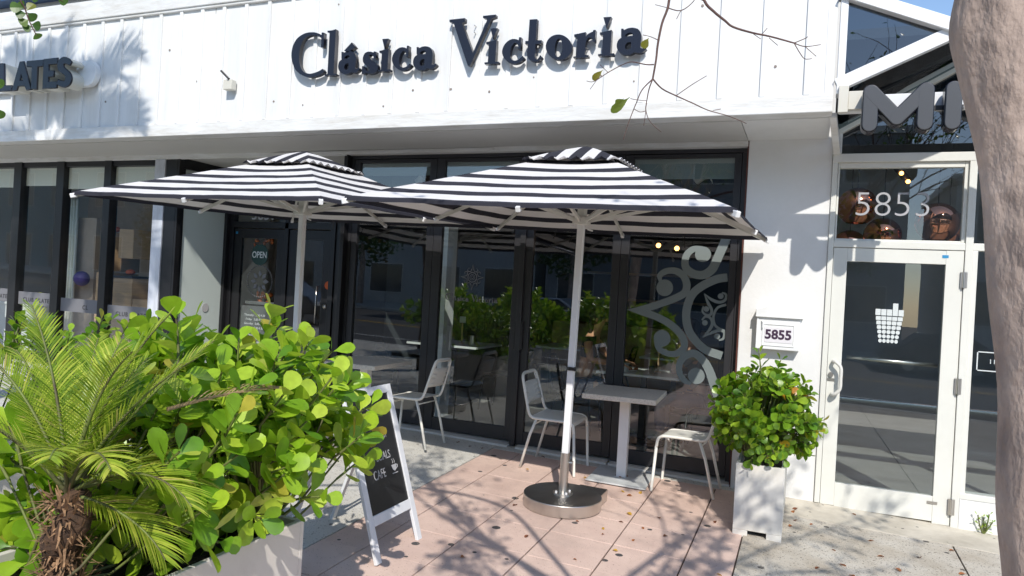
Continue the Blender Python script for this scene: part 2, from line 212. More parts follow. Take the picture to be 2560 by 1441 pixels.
# ---------------------------------------------------------------- mesh helpers
class MB:
    def __init__(s): s.v = []; s.f = []; s.m = []
    def face(s, pts, mi=0):
        n = len(s.v); s.v += [tuple(p) for p in pts]; s.f.append(tuple(range(n, n+len(pts)))); s.m.append(mi)
    def box(s, x0, x1, y0, y1, z0, z1, mi=0, mw=None):
        n = len(s.v)
        P = [(x0, y0, z0), (x1, y0, z0), (x1, y1, z0), (x0, y1, z0), (x0, y0, z1), (x1, y0, z1), (x1, y1, z1), (x0, y1, z1)]
        if mw: P = [tuple(mw @ Vector(p)) for p in P]
        s.v += P
        for f in ((0, 3, 2, 1), (4, 5, 6, 7), (0, 1, 5, 4), (1, 2, 6, 5), (2, 3, 7, 6), (3, 0, 4, 7)): s.f.append(tuple(n+i for i in f)); s.m.append(mi)
        return s
    def bar(s, a, b, w, h, mi=0, up=(0, 0, 1)):
        a = Vector(a); b = Vector(b); d = (b-a).normalized(); u = Vector(up); sd = d.cross(u)
        if sd.length < 1e-4: sd = d.cross(Vector((1, 0, 0)))
        sd.normalize(); u = sd.cross(d); n = len(s.v)
        for p in (a, b):
            for i, j in ((-1, -1), (1, -1), (1, 1), (-1, 1)): s.v.append(tuple(p + sd*(i*w/2) + u*(j*h/2)))
        for f in ((0, 1, 2, 3), (7, 6, 5, 4), (0, 4, 5, 1), (1, 5, 6, 2), (2, 6, 7, 3), (3, 7, 4, 0)): s.f.append(tuple(n+i for i in f)); s.m.append(mi)
        return s
    def tube(s, pts, rad, seg=8, mi=0, cap=True):
        pts = [Vector(p) for p in pts]; m = len(pts); rad = rad if isinstance(rad, (list, tuple)) else [rad]*m; n0 = len(s.v)
        t0 = (pts[1]-pts[0]).normalized(); u = t0.orthogonal().normalized()
        for i in range(m):
            t = (pts[min(i+1, m-1)]-pts[max(i-1, 0)]).normalized(); u = (u - t*u.dot(t))
            u = u.normalized() if u.length > 1e-6 else t.orthogonal().normalized(); v = t.cross(u)
            for k in range(seg):
                a = 2*pi*k/seg; s.v.append(tuple(pts[i] + u*(cos(a)*rad[i]) + v*(sin(a)*rad[i])))
        for i in range(m-1):
            for k in range(seg):
                a = n0+i*seg+k; b = n0+i*seg+(k+1) % seg; s.f.append((a, b, b+seg, a+seg)); s.m.append(mi)
        if cap:
            s.f.append(tuple(n0+k for k in reversed(range(seg)))); s.m.append(mi); s.f.append(tuple(n0+(m-1)*seg+k for k in range(seg))); s.m.append(mi)
        return s
    def cyl(s, c, r, h, seg=32, mi=0, r2=None):
        c = Vector(c); return s.tube([c, c+Vector((0, 0, h))], [r, r if r2 is None else r2], seg, mi)
    def lathe(s, prof, c=(0, 0, 0), seg=32, mi=0):
        n0 = len(s.v)
        for r, z in prof:
            for k in range(seg):
                a = 2*pi*k/seg; s.v.append((c[0]+r*cos(a), c[1]+r*sin(a), c[2]+z))
        for i in range(len(prof)-1):
            for k in range(seg):
                a = n0+i*seg+k; b = n0+i*seg+(k+1) % seg; s.f.append((a, b, b+seg, a+seg)); s.m.append(mi)
        return s
    def ball(s, c, r, mi=0, seg=16, sq=(1, 1, 1)):
        pr = [(max(1e-4, sin(pi*i/10)), -cos(pi*i/10)) for i in range(11)]; n = len(s.v); s.lathe(pr, (0, 0, 0), seg, mi)
        for i in range(n, len(s.v)):
            x, y, z = s.v[i]; s.v[i] = (c[0]+x*r*sq[0], c[1]+y*r*sq[1], c[2]+z*r*sq[2])
        return s
    def prism(s, poly, y0, y1, mi=0):      # polygon in x,z extruded along y
        n = len(s.v); m = len(poly); s.v += [(x, y0, z) for x, z in poly] + [(x, y1, z) for x, z in poly]
        s.f.append(tuple(n+i for i in range(m))); s.m.append(mi); s.f.append(tuple(n+m+i for i in reversed(range(m)))); s.m.append(mi)
        for i in range(m): j = (i+1) % m; s.f.append((n+j, n+i, n+m+i, n+m+j)); s.m.append(mi)
        return s
    def mesh(s, name, mats, smooth=False):
        me = bpy.data.meshes.new(name); me.from_pydata(s.v, [], s.f)
        for m_ in (mats if isinstance(mats, (list, tuple)) else [mats]): me.materials.append(m_)
        me.polygons.foreach_set('material_index', s.m)
        if smooth: me.polygons.foreach_set('use_smooth', [True]*len(s.f))
        me.update(); return me
    def build(s, name, mats, parent=None, smooth=False, bev=0, fix=True, loc=None, weld=False):
        me = s.mesh(name, mats, smooth)
        if weld:
            b = bmesh.new(); b.from_mesh(me); bmesh.ops.remove_doubles(b, verts=b.verts, dist=0.0006); b.to_mesh(me); b.free()
        if fix:
            b = bmesh.new(); b.from_mesh(me); bmesh.ops.recalc_face_normals(b, faces=b.faces); b.to_mesh(me); b.free()
        o = bpy.data.objects.new(name, me); sc.collection.objects.link(o)
        if loc is not None:
            me.transform(Matrix.Translation(-Vector(loc))); o.location = loc
        if parent: put(o, parent)
        if bev:
            md = o.modifiers.new('bevel', 'BEVEL'); md.width = bev; md.segments = 2; md.limit_method = 'ANGLE'; md.angle_limit = radians(40); md.harden_normals = False
        if smooth == 'auto':
            me.polygons.foreach_set('use_smooth', [True]*len(me.polygons)); autosm(me)
        return o
def autosm(me, ang=radians(35)):
    b = bmesh.new(); b.from_mesh(me)
    for e in b.edges: e.smooth = not (len(e.link_faces) == 2 and e.calc_face_angle(0) > ang)
    b.to_mesh(me); b.free()
def put(o, parent):
    # children are modelled in world space unless the parent is a prototype at the origin
    o.parent = parent; o.matrix_parent_inverse = parent.matrix_world.inverted() if parent.get('_w') else Matrix()
def empty(name, label, cat, loc=(0, 0, 0), group=None, world=True):
    o = bpy.data.objects.new(name, None); sc.collection.objects.link(o); o.empty_display_size = 0.1; o.location = loc
    o.matrix_world = Matrix.Translation(loc); o['label'] = label; o['category'] = cat
    if group: o['group'] = group
    if world: o['_w'] = 1
    return o
def tag(o, label, cat, group=None):
    o['label'] = label; o['category'] = cat
    if group: o['group'] = group
    return o
def struct(o): o['kind'] = 'structure'; return o
def clean():
    for o in sc.objects:
        if '_w' in o: del o['_w']
def dup(root, loc, rz=0, label=None, group=None, scale=1):
    r = root.copy(); sc.collection.objects.link(r); r.location = loc; r.rotation_euler = (root.rotation_euler[0], root.rotation_euler[1], rz); r.scale = (scale,)*3
    if label: r['label'] = label
    if group: r['group'] = group
    def rec(a, b):
        for ch in a.children:
            c = ch.copy(); sc.collection.objects.link(c); c.parent = b; c.matrix_parent_inverse = ch.matrix_parent_inverse.copy(); rec(ch, c)
    rec(root, r); return r
def basis(origin, right, up):
    r = Vector(right).normalized(); u = Vector(up).normalized(); n = r.cross(u)
    return Matrix(((r.x, u.x, n.x, origin[0]), (r.y, u.y, n.y, origin[1]), (r.z, u.z, n.z, origin[2]), (0, 0, 0, 1)))
def curve_to_obj(cu, name, m, mw, parent):
    t = bpy.data.objects.new('tmp', cu); sc.collection.objects.link(t)
    dg = bpy.context.evaluated_depsgraph_get(); me = bpy.data.meshes.new_from_object(t.evaluated_get(dg)); bpy.data.objects.remove(t)
    me.name = name; me.materials.clear()
    for q in (m if isinstance(m, (list, tuple)) else [m]): me.materials.append(q)
    me.transform(mw); o = bpy.data.objects.new(name, me); sc.collection.objects.link(o)
    if parent: put(o, parent)
    return o
def text(body, size, name, m, origin, right=(1, 0, 0), up=(0, 0, 1), ext=0.001, bold=0.0, parent=None, align='CENTER', sx=1.0, spacing=1.0):
    cu = bpy.data.curves.new('t', 'FONT'); cu.body = body; cu.size = size; cu.extrude = ext; cu.offset = bold; cu.align_x = align; cu.align_y = 'CENTER'; cu.resolution_u = 4; cu.space_character = spacing
    return curve_to_obj(cu, name, m, basis(origin, right, up) @ Matrix.Diagonal((sx, 1, 1, 1)), parent)
def polys(pl, name, m, mw, ext, parent, bevel=0):
    cu = bpy.data.curves.new('p', 'CURVE'); cu.dimensions = '2D'; cu.fill_mode = 'BOTH'; cu.extrude = ext; cu.bevel_depth = bevel; cu.bevel_resolution = 0
    for p in pl:
        s = cu.splines.new('POLY'); s.points.add(len(p)-1); s.use_cyclic_u = True
        for i, (x, y) in enumerate(p): s.points[i].co = (x, y, 0, 1)
    return curve_to_obj(cu, name, m, mw, parent)
def catmull(pts, n=6):
    out = []; m = len(pts)
    for i in range(m-1):
        p0, p1, p2, p3 = pts[max(i-1, 0)], pts[i], pts[i+1], pts[min(i+2, m-1)]
        for j in range(n):
            t = j/n; out.append(tuple(0.5*(2*b+(c-a)*t+(2*a-5*b+4*c-d)*t*t+(-a+3*b-3*c+d)*t**3) for a, b, c, d in zip(p0, p1, p2, p3)))
    out.append(tuple(pts[-1])); return out
def strokes(paths, discs, y, th, n=6, sc_=1.0):
    # flat ribbons and discs of lettering or ornament lying on a pane at depth y
    b = MB()
    for k, p in enumerate(paths):
        q = catmull(p, n); m = len(q); L = []; yy = y-k*0.0004
        for i in range(m):
            a = q[max(i-1, 0)]; c = q[min(i+1, m-1)]; dx, dz = c[0]-a[0], c[1]-a[1]; l = hypot(dx, dz) or 1; h = max(0.0005, q[i][2])/2
            L.append(((q[i][0]-dz/l*h, q[i][1]+dx/l*h), (q[i][0]+dz/l*h, q[i][1]-dx/l*h)))
        for i in range(m-1):
            b.face([(L[i][0][0], yy, L[i][0][1]), (L[i][1][0], yy, L[i][1][1]), (L[i+1][1][0], yy, L[i+1][1][1]), (L[i+1][0][0], yy, L[i+1][0][1])])
    for k, (x, z, r) in enumerate(discs):
        yy = y-0.0044-k*0.0002
        b.face([(x+r*cos(2*pi*i/28), yy, z+r*sin(2*pi*i/28)) for i in range(28)])
    return b
# ---------------------------------------------------------------- ground, road
def gpatch(b, x0, x1, y0, y1, off, mi=0, dz=0.0):
    n = len(b.v); P = [(x0, y0), (x1, y0), (x1, y1), (x0, y1)]
    b.v += [(x, y, gz(x, y)+off) for x, y in P] + [(x, y, gz(x, y)+off-0.03) for x, y in P]
    for f in ((0, 1, 2, 3), (0, 4, 5, 1), (1, 5, 6, 2), (2, 6, 7, 3), (3, 7, 4, 0)): b.f.append(tuple(n+i for i in f)); b.m.append(mi)
b = MB(); b.face([(-120, -9.6, GX*-120-0.42), (120, -9.6, GX*120-0.42), (120, 60, GX*120-0.42), (-120, 60, GX*-120-0.42)])
b.face([(-120, -120, GX*-120-0.62), (120, -120, GX*120-0.62), (120, -9.4, GX*120-0.62), (-120, -9.4, GX*-120-0.62)])
struct(b.build('ground', M['mortar']))
b = MB()
b.v += [(x, y, gz(x, y)-0.012) for x, y in ((-40, -9.3), (25, -9.3), (25, 0.16), (-40, 0.16))]; b.f.append((0, 1, 2, 3)); b.m.append(0)
struct(b.build('joint_bed', M['mortar']))
XS = [-2.70, -2.41, -1.97, -1.53, -1.09, -0.63, -0.33]; g = 0.005
b = MB(); ys = [-0.03 - 0.08] + [-0.445-0.457*i for i in range(20)]
for i in range(6):
    for j in range(len(ys)-1):
        gg = g if R.random() < 0.6 else g*0.45; gpatch(b, XS[i]+g, XS[i+1]-g, ys[j+1]+gg*0.5, ys[j]-gg*0.5, R.uniform(-0.0015, 0.0015))
struct(b.build('pink_pavement', M['pink'], bev=0.003))
b = MB()
for x0, x1 in ((-40, -12), (-12, -8.4), (-8.4, -5.55), (-5.55, -2.70)):
    for y0, y1 in ((-9.3, -6.2), (-6.2, -3.2), (-3.2, 0.16)): gpatch(b, x0+g, x1-g, y0+g, y1-g, 0)
gpatch(b, -2.70+g, -0.33-g, -0.105, 0.16, -0.001)
struct(b.build('concrete_pavement', M['conc'], bev=0.003))
b = MB()
for x0, x1 in ((-0.33, 1.057), (1.057, 3.9), (3.9, 8), (8, 25)):
    for y0, y1 in ((-9.3, -6.4), (-6.4, -3.4), (-3.4, -0.47)): gpatch(b, x0+g, x1-g, y0+g, y1-g, 0)
struct(b.build('worn_pavement', M['concr'], bev=0.003))
b = MB(); gpatch(b, -0.33+g, 25, -0.47+0.002, 0.3, 0.001); struct(b.build('door_apron', M['apron'], bev=0.003))
def zz(x): return GX*x
b = MB(); n = 0
for (y0, y1, z0) in ((-9.5, -9.3, -0.285),):
    b.face([(-40, y0, zz(-40)+z0), (25, y0, zz(25)+z0), (25, y1, zz(25)+z0), (-40, y1, zz(-40)+z0)]); b.face([(-40, y0, zz(-40)-0.6), (25, y0, zz(25)-0.6), (25, y0, zz(25)+z0), (-40, y0, zz(-40)+z0)])
struct(b.build('kerb', M['kerb']))
def strip(y0, y1, z, m, name):
    b = MB(); b.face([(-120, y0, zz(-120)+z), (120, y0, zz(120)+z), (120, y1, zz(120)+z), (-120, y1, zz(-120)+z)]); return struct(b.build(name, m))
strip(-24, -9.5, -0.43, M['asphalt'], 'road'); strip(-17.1, -17.0, -0.425, M['yellow'], 'road_line_yellow'); strip(-16.85, -16.75, -0.425, M['yellow'], 'road_line_yellow'); strip(-12.2, -12.1, -0.425, M['roadw'], 'road_line_white')
b = MB(); b.face([(-120, -30, zz(-120)-0.3), (120, -30, zz(120)-0.3), (120, -24, zz(120)-0.3), (-120, -24, zz(-120)-0.3)]); b.face([(-120, -24, zz(-120)-0.45), (120, -24, zz(120)-0.45), (120, -24, zz(120)-0.3), (-120, -24, zz(-120)-0.3)]); struct(b.build('far_pavement', M['conc']))
# ---------------------------------------------------------------- cafe building (left shop, recess, cafe)
FY = -0.86
B = empty('shop_building', 'long white shop building with ribbed fascia, soffit, dark framed shopfronts and glazed folding doors', 'building', (-4.5, 0, 0))
b = MB(); b.box(-14, 0.10, FY, FY+0.12, 3.0, 4.44)
b.build('fascia_board', M['clad'], B)
bx = [0.046, -0.078, -0.38, -0.687, -0.984]+[-1.288-0.2858*i for i in range(44)]
b = MB()
for i, x in enumerate(bx):
    if i == 0: b.box(x-0.006, x+0.002, FY-0.004, FY+0.01, 3.125, 4.31); continue
    b.box(x-0.021, x+0.021, FY-0.019, FY+0.01, 3.125, 4.31)
b.build('batten', M['clad'], B, bev=0.003)
RP = mat('rusty_plug', (0.30, 0.25, 0.22), 0.8, var=0.5, vscale=60); ra = random.Random(3)
for (x, z) in [(-4.55, 3.25), (-4.42, 3.25), (-3.65, 3.2), (-3.35, 3.33), (-2.97, 3.32), (-2.2, 3.38), (-1.62, 3.36), (-2.05, 4.2), (-1.2, 4.15), (-0.5, 4.1), (-3.3, 4.05), (-3.0, 3.95), (-3.55, 4.2), (-0.55, 3.9), (-0.3, 3.35), (-4.2, 4.18), (-2.6, 3.28), (-6.3, 3.9), (-5.9, 3.55), (-7.2, 3.4), (-0.85, 3.85), (-1.35, 3.3), (-2.65, 4.22), (-4.9, 3.3)]:
    MB().tube([(x, FY-0.005, z), (x, FY+0.002, z)], ra.uniform(0.006, 0.013), 9).build('anchor_plug', RP, B)
b = MB(); b.box(-14, 0.102, FY-0.026, FY+0.14, 2.995, 3.122); b.build('fascia_trim', M['trimw'], B, bev=0.006)
b = MB(); b.box(-14, 0.102, FY-0.045, FY+0.16, 4.312, 4.52); b.box(-14, 0.104, FY-0.03, FY+0.1, 4.285, 4.314); b.build('parapet_cap', M['trimw'], B, bev=0.008)
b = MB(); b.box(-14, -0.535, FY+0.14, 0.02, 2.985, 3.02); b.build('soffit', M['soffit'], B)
b = MB(); b.box(-0.53, 0.10, FY+0.14, 0.001, 2.99, 3.02); b.build('soffit', M['stucco'], B)
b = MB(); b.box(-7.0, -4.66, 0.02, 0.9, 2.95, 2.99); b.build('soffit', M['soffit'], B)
b = MB(); b.box(-14, 0.16, FY+0.12, 9, 4.2, 4.3); b.build('roof', M['bldg3'], B)
b = MB(); b.box(-14, -7.02, -0.012, 0.05, 2.925, 2.985); b.box(-7.02, -4.63, -0.014, 0.03, 2.93, 2.985); b.box(-4.63, -0.53, -0.02, 0.09, 2.94, 2.985); b.box(-5.6, -2.9, -0.032, -0.018, 2.947, 2.975); b.build('head_trim', M['trimw'], B, bev=0.004)
b = MB(); b.box(-0.522, 0.141, 0, 0.25, -0.1, 4.2); b.build('pillar', M['stucco'], B, bev=0.006)
b = MB(); b.box(-0.535, -0.5222, 0.004, 0.2, -0.02, 2.99); b.build('pillar_edge', mat('red_brown_edge', (0.10, 0.03, 0.02), 0.6), B)
b = MB(); b.box(-14, -7.02, 0.05, 0.15, 2.98, 4.2); b.box(-4.63, -0.53, 0.09, 0.19, 2.98, 4.2); b.box(-14, 0.14, 8.9, 9, -0.3, 4.2, 0); b.box(-14.1, -14, -0.8, 9, -0.3, 4.4); b.build('wall', M['stucco'], B)
# door threshold/sill
b = MB()
for x0, x1 in ((-4.6, -2.6), (-2.52, -1.62), (-1.6, -0.53)):
    n = len(b.v); b.box(x0, x1, 0.0, 0.2, 0, 1)
    for i in range(n, len(b.v)):
        x, y, z = b.v[i]; b.v[i] = (x, y, gz(x, 0)+(-0.02 if z == 0 else (0.035 if y > 0.05 else 0.018)))
b.build('sill', M['alud'], B, bev=0.003)
# folding doors
def pane(parent, x0, x1, y, z0, z1, m=None, name='glass'):
    b = MB(); b.box(x0, x1, y, y+0.008, z0, z1); return b.build(name, m or M['glass'], parent)
b = MB(); b.box(-4.61, -0.53, 0.07, 0.17, 2.905, 2.945); b.box(-4.61, -4.575, 0.07, 0.17, 0.13, 2.905); b.box(-0.575, -0.536, 0.07, 0.17, 0.03, 2.905); b.build('door_frame', M['frame'], B, bev=0.003)
leaves = [(-4.572, -3.572, -4.50, -3.652), (-3.568, -2.576, -3.476, -2.67), (-2.566, -1.612, -2.473, -1.688), (-1.608, -0.578, -1.53, -0.64)]
for k, (a, d, ga, gd) in enumerate(leaves):
    zb = gz((a+d)/2, 0)+0.04
    b = MB(); gb = zb+0.125; gt = 2.865
    b.box(a, ga, 0.075, 0.135, zb, 2.9); b.box(gd, d, 0.075, 0.135, zb, 2.9); b.box(ga, gd, 0.078, 0.132, zb, gb); b.box(ga, gd, 0.078, 0.132, gt, 2.9)
    lf = b.build('folding_door', M['frame'], B, bev=0.004)
    pane(lf, ga, gd, 0.1, gb, gt)
    b = MB(); s = d-0.03 if k in (0, 1) else a+0.03
    if k in (1, 2): b.box(s-0.012, s+0.012, 0.05, 0.075, 1.02, 1.30, 0); b.box(s-0.004, s+0.004, 0.045, 0.052, 1.04, 1.28, 0); b.build('handle', M['black'], lf, bev=0.004)
    b = MB(); b.box(ga, gd, 0.115, 0.119, 2.73 if k != 3 else 2.68, gt-0.003); b.build('frosted_band', M['frost'], lf)
b = MB(); b.box(-2.60, -2.545, 0.045, 0.075, 0.09, 2.9); b.build('astragal', M['frame'], B, bev=0.004)
# recess
b = MB(); b.box(-7.02, -6.99, -0.01, 0.06, 0.1, 2.93); b.box(-7.2, -7.02, -0.012, 0.12, 0.05, 2.93); b.box(-7.07, -7.0, 0.06, 0.92, 2.83, 2.95); b.box(-7.07, -7.0, 0.06, 0.9, 0.05, 0.35); b.box(-7.08, -6.99, 0.80, 0.92, 0.1, 2.9); b.build('return_frame', M['black'], B, bev=0.004)
b = MB(); b.box(-7.05, -7.035, 0.1, 0.82, 0.35, 2.83); b.build('frosted_panel', mat('frosted_return', (0.60, 0.67, 0.65), 0.5, var=0.04, vscale=0.8), B)
b = MB(); b.tube([(-7.032, 0.55, 1.15), (-7.028, 0.55, 1.15)], 0.055, 24); b.build('round_pull', mat('pull_disc', (0.50, 0.49, 0.50), 0.4), B)
b = MB(); b.box(-7.375, -7.21, -0.02, 0.1, 0.02, 2.93); b.build('corner_post', mat('post_grey', (0.62, 0.65, 0.72), 0.45, var=0.3, vscale=5, stretch=(1, 1, 0.3)), B, bev=0.004)
b = MB(); b.box(-6.99, -6.93, 0.86, 0.94, 0.1, 2.95); b.box(-6.11, -6.05, 0.86, 0.94, 0.1, 2.95); b.box(-5.40, -5.33, 0.84, 0.94, 0.1, 2.95); b.box(-6.93, -5.40, 0.86, 0.94, 2.20, 2.28); b.box(-6.93, -4.63, 0.86, 0.94, 2.84, 2.95); b.box(-5.33, -4.63, 0.86, 0.94, 0.1, 2.84); b.box(-4.66, -4.612, 0.0, 0.9, 0.1, 2.95)
b.box(-5.05, -4.9, 0.80, 0.86, 0.1, 2.84); b.box(-5.28, -5.12, 0.82, 0.86, 0.1, 2.84); b.build('entry_frame', M['black'], B, bev=0.004)
pane(B, -6.93, -6.11, 0.9, 2.28, 2.84, name='transom_glass'); pane(B, -6.05, -5.40, 0.9, 2.28, 2.84, name='transom_glass')
def gdoor(x0, x1, y, z0, z1, st, m, parent, bot=0.22):
    b = MB(); b.box(x0, x0+st, y, y+0.045, z0, z1); b.box(x1-st, x1, y, y+0.045, z0, z1); b.box(x0+st, x1-st, y+0.002, y+0.043, z0, z0+bot); b.box(x0+st, x1-st, y+0.002, y+0.043, z1-st, z1)
    o = b.build('door', m, parent, bev=0.003); pane(o, x0+st, x1-st, y+0.018, z0+bot, z1-st, M['glass2']); return o
d1 = gdoor(-6.925, -6.115, 0.88, 0.22, 2.19, 0.12, M['black'], B); d2 = gdoor(-6.045, -5.405, 0.88, 0.22, 2.19, 0.12, M['black'], B)
b = MB(); b.tube([(-5.53, 0.84, 1.05), (-5.53, 0.80, 1.05), (-5.53, 0.80, 1.5), (-5.53, 0.84, 1.5)], 0.012); b.tube([(-5.45, 0.875, 1.26), (-5.45, 0.862, 1.26)], 0.028, 16); b.build('handle', M['steel'], d2, smooth=True)
text('5859', 0.2, 'door_number', M['nickel'], (-6.48, 0.893, 2.37), parent=B, bold=0.003)
# decals on the recess door
b = MB(); b.tube([(-6.51, 0.894, 1.86), (-6.51, 0.889, 1.86)], 0.135, 32); os_ = b.build('open_sign', M['signgreen'], d1)
text('OPEN', 0.115, 'sign_lettering', M['signw'], (-6.51, 0.887, 1.855), parent=os_, bold=0.0015, sx=0.8)
b = MB()
for i in range(40):
    a = 2*pi*i/40; b.box(-0.006, 0.006, -0.001, 0.001, -0.008, 0.008, 0, Matrix.Translation((-6.49+0.2*cos(a), 0.892, 1.52+0.2*sin(a))) @ Matrix.Rotation(-a, 4, 'Y'))
for i in range(8):
    a = 2*pi*i/8; b.face([(-6.49+r*cos(a+t), 0.8935-0.0004*i, 1.52+r*sin(a+t)) for r, t in ((0.05, 0), (0.1, -0.28), (0.145, 0), (0.1, 0.28))])
b.build('round_emblem', M['film'], d1)
b = MB()
for i in range(26): b.ball((-6.56+R.uniform(-0.14, 0.2), 0.97, 2.0+R.uniform(-0.05, 0.16)), R.uniform(0.012, 0.03))
for i in range(14): b.ball((-6.5+R.uniform(-0.1, 0.12), 0.99, 1.3+R.uniform(-0.06, 0.08)), R.uniform(0.015, 0.03))
tag(b.build('flower_garland', M['flower'], None, smooth=True), 'orange flower garland hanging inside the dark entry door', 'garland')
b = MB(); b.box(-6.78, -6.26, 0.91, 0.914, 0.75, 1.2); b.box(-6.75, -6.2, 0.94, 0.945, 1.22, 1.26); ps = b.build('poster', M['poster'], d1)
for i, (t, s) in enumerate((('Thursday   5.00-9.30', 0.04), ('Friday   5.00-9.30', 0.04), ('Saturday   5.00-9.30', 0.04), ('Sunday   5.00-9.30', 0.04), ('CLUB', 0.07), ('www.ClubPilates.com', 0.05), ('(786) 577-9861', 0.045))):
    text(t, s, 'notice_lettering', M['signw'], (-6.55, 0.905, 1.08-0.055*i-(0.02 if i > 3 else 0)), parent=ps)
b = MB(); b.box(-6.9, -6.87, 0.872, 0.876, 2.12, 2.15); b.build('sticker', M['blue'], d1)
b = MB(); b.tube([(-5.42, 0.878, 1.52), (-5.42, 0.874, 1.52)], 0.05, 20); b.build('sticker', M['orange'], d2)
# left shop windows
mul = [(-12.3, -12.15), (-11.5, -11.36), (-10.72, -10.58), (-9.93, -9.78), (-9.10, -8.96), (-8.23, -8.11)]
b = MB(); b.box(-14, -7.2, 0.0, 0.08, 2.86, 2.93); b.box(-14, -7.375, 0, 0.08, 0.1, 0.42); b.build('window_rail', M['black'], B, bev=0.003)
for x0, x1 in mul: MB().box(x0, x1, -0.02, 0.1, 0.2, 2.925).build('mullion', M['black'], B, bev=0.004)
ed = [-12.15, -11.5, -11.36, -10.72, -10.58, -9.93, -9.78, -9.10, -8.96, -8.23, -8.11, -7.375]
for i in range(0, len(ed), 2):
    x0, x1 = ed[i], ed[i+1]; wdw = pane(B, x0, x1, 0.035, 0.42, 2.86, M['glass2'], 'window')
    MB().box(x0, x1, 0.055, 0.058, 2.62-0.02*(i % 3), 2.855).build('roller_shade', M['shade'], wdw)
    if i >= 4:
        zf = {4: 1.12, 6: 1.10, 8: 1.06, 10: 1.02}.get(i, 1.1)+0.02
        fb = MB().box(x0+0.01, x1-0.01, 0.027, 0.029, zf-0.085, zf+0.085).build('film_band', M['film'], wdw)
        text('CLUB PILATES' if i != 8 else 'CL', 0.075, 'film_lettering', M['filmtext'], (x1-0.30 if i != 8 else (x0+x1)/2+0.1, 0.0245, zf-0.02), parent=fb, spacing=1.2, bold=0.001)
# interiors
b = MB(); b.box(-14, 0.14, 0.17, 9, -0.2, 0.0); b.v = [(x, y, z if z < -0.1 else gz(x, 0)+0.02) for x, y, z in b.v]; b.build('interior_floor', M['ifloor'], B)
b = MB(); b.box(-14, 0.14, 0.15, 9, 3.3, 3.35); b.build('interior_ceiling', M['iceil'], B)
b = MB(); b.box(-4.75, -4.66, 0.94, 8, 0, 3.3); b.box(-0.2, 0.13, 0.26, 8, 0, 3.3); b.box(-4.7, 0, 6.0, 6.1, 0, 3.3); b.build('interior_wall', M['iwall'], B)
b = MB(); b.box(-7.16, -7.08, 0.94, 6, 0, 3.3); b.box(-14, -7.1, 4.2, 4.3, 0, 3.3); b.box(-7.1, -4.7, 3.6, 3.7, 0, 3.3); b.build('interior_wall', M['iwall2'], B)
MB().box(-3.95, -3.72, 0.7, 0.93, 0, 3.3).build('interior_column', M['white'], B)
b = MB(); b.box(-3.9, -1.2, 5.0, 5.6, 0, 1.1); b.box(-3.6, -1.5, 5.85, 6.0, 1.5, 1.54); b.box(-3.6, -1.5, 5.85, 6.0, 1.95, 1.99)
tag(b.build('service_counter', M['wood'], None), 'long pale service counter with shelves deep inside the dark cafe', 'counter')
# neighbouring taller building behind parapet
b = MB(); b.box(-30, -9.0, 6, 20, -1, 8.2); b.box(-30.2, -8.7, 5.6, 20.2, 8.2, 8.9, 1); nb = tag(b.build('tall_building', [M['bldg'], M['roofblue']]), 'pale taller building with a dark blue roof edge behind the parapet', 'building')
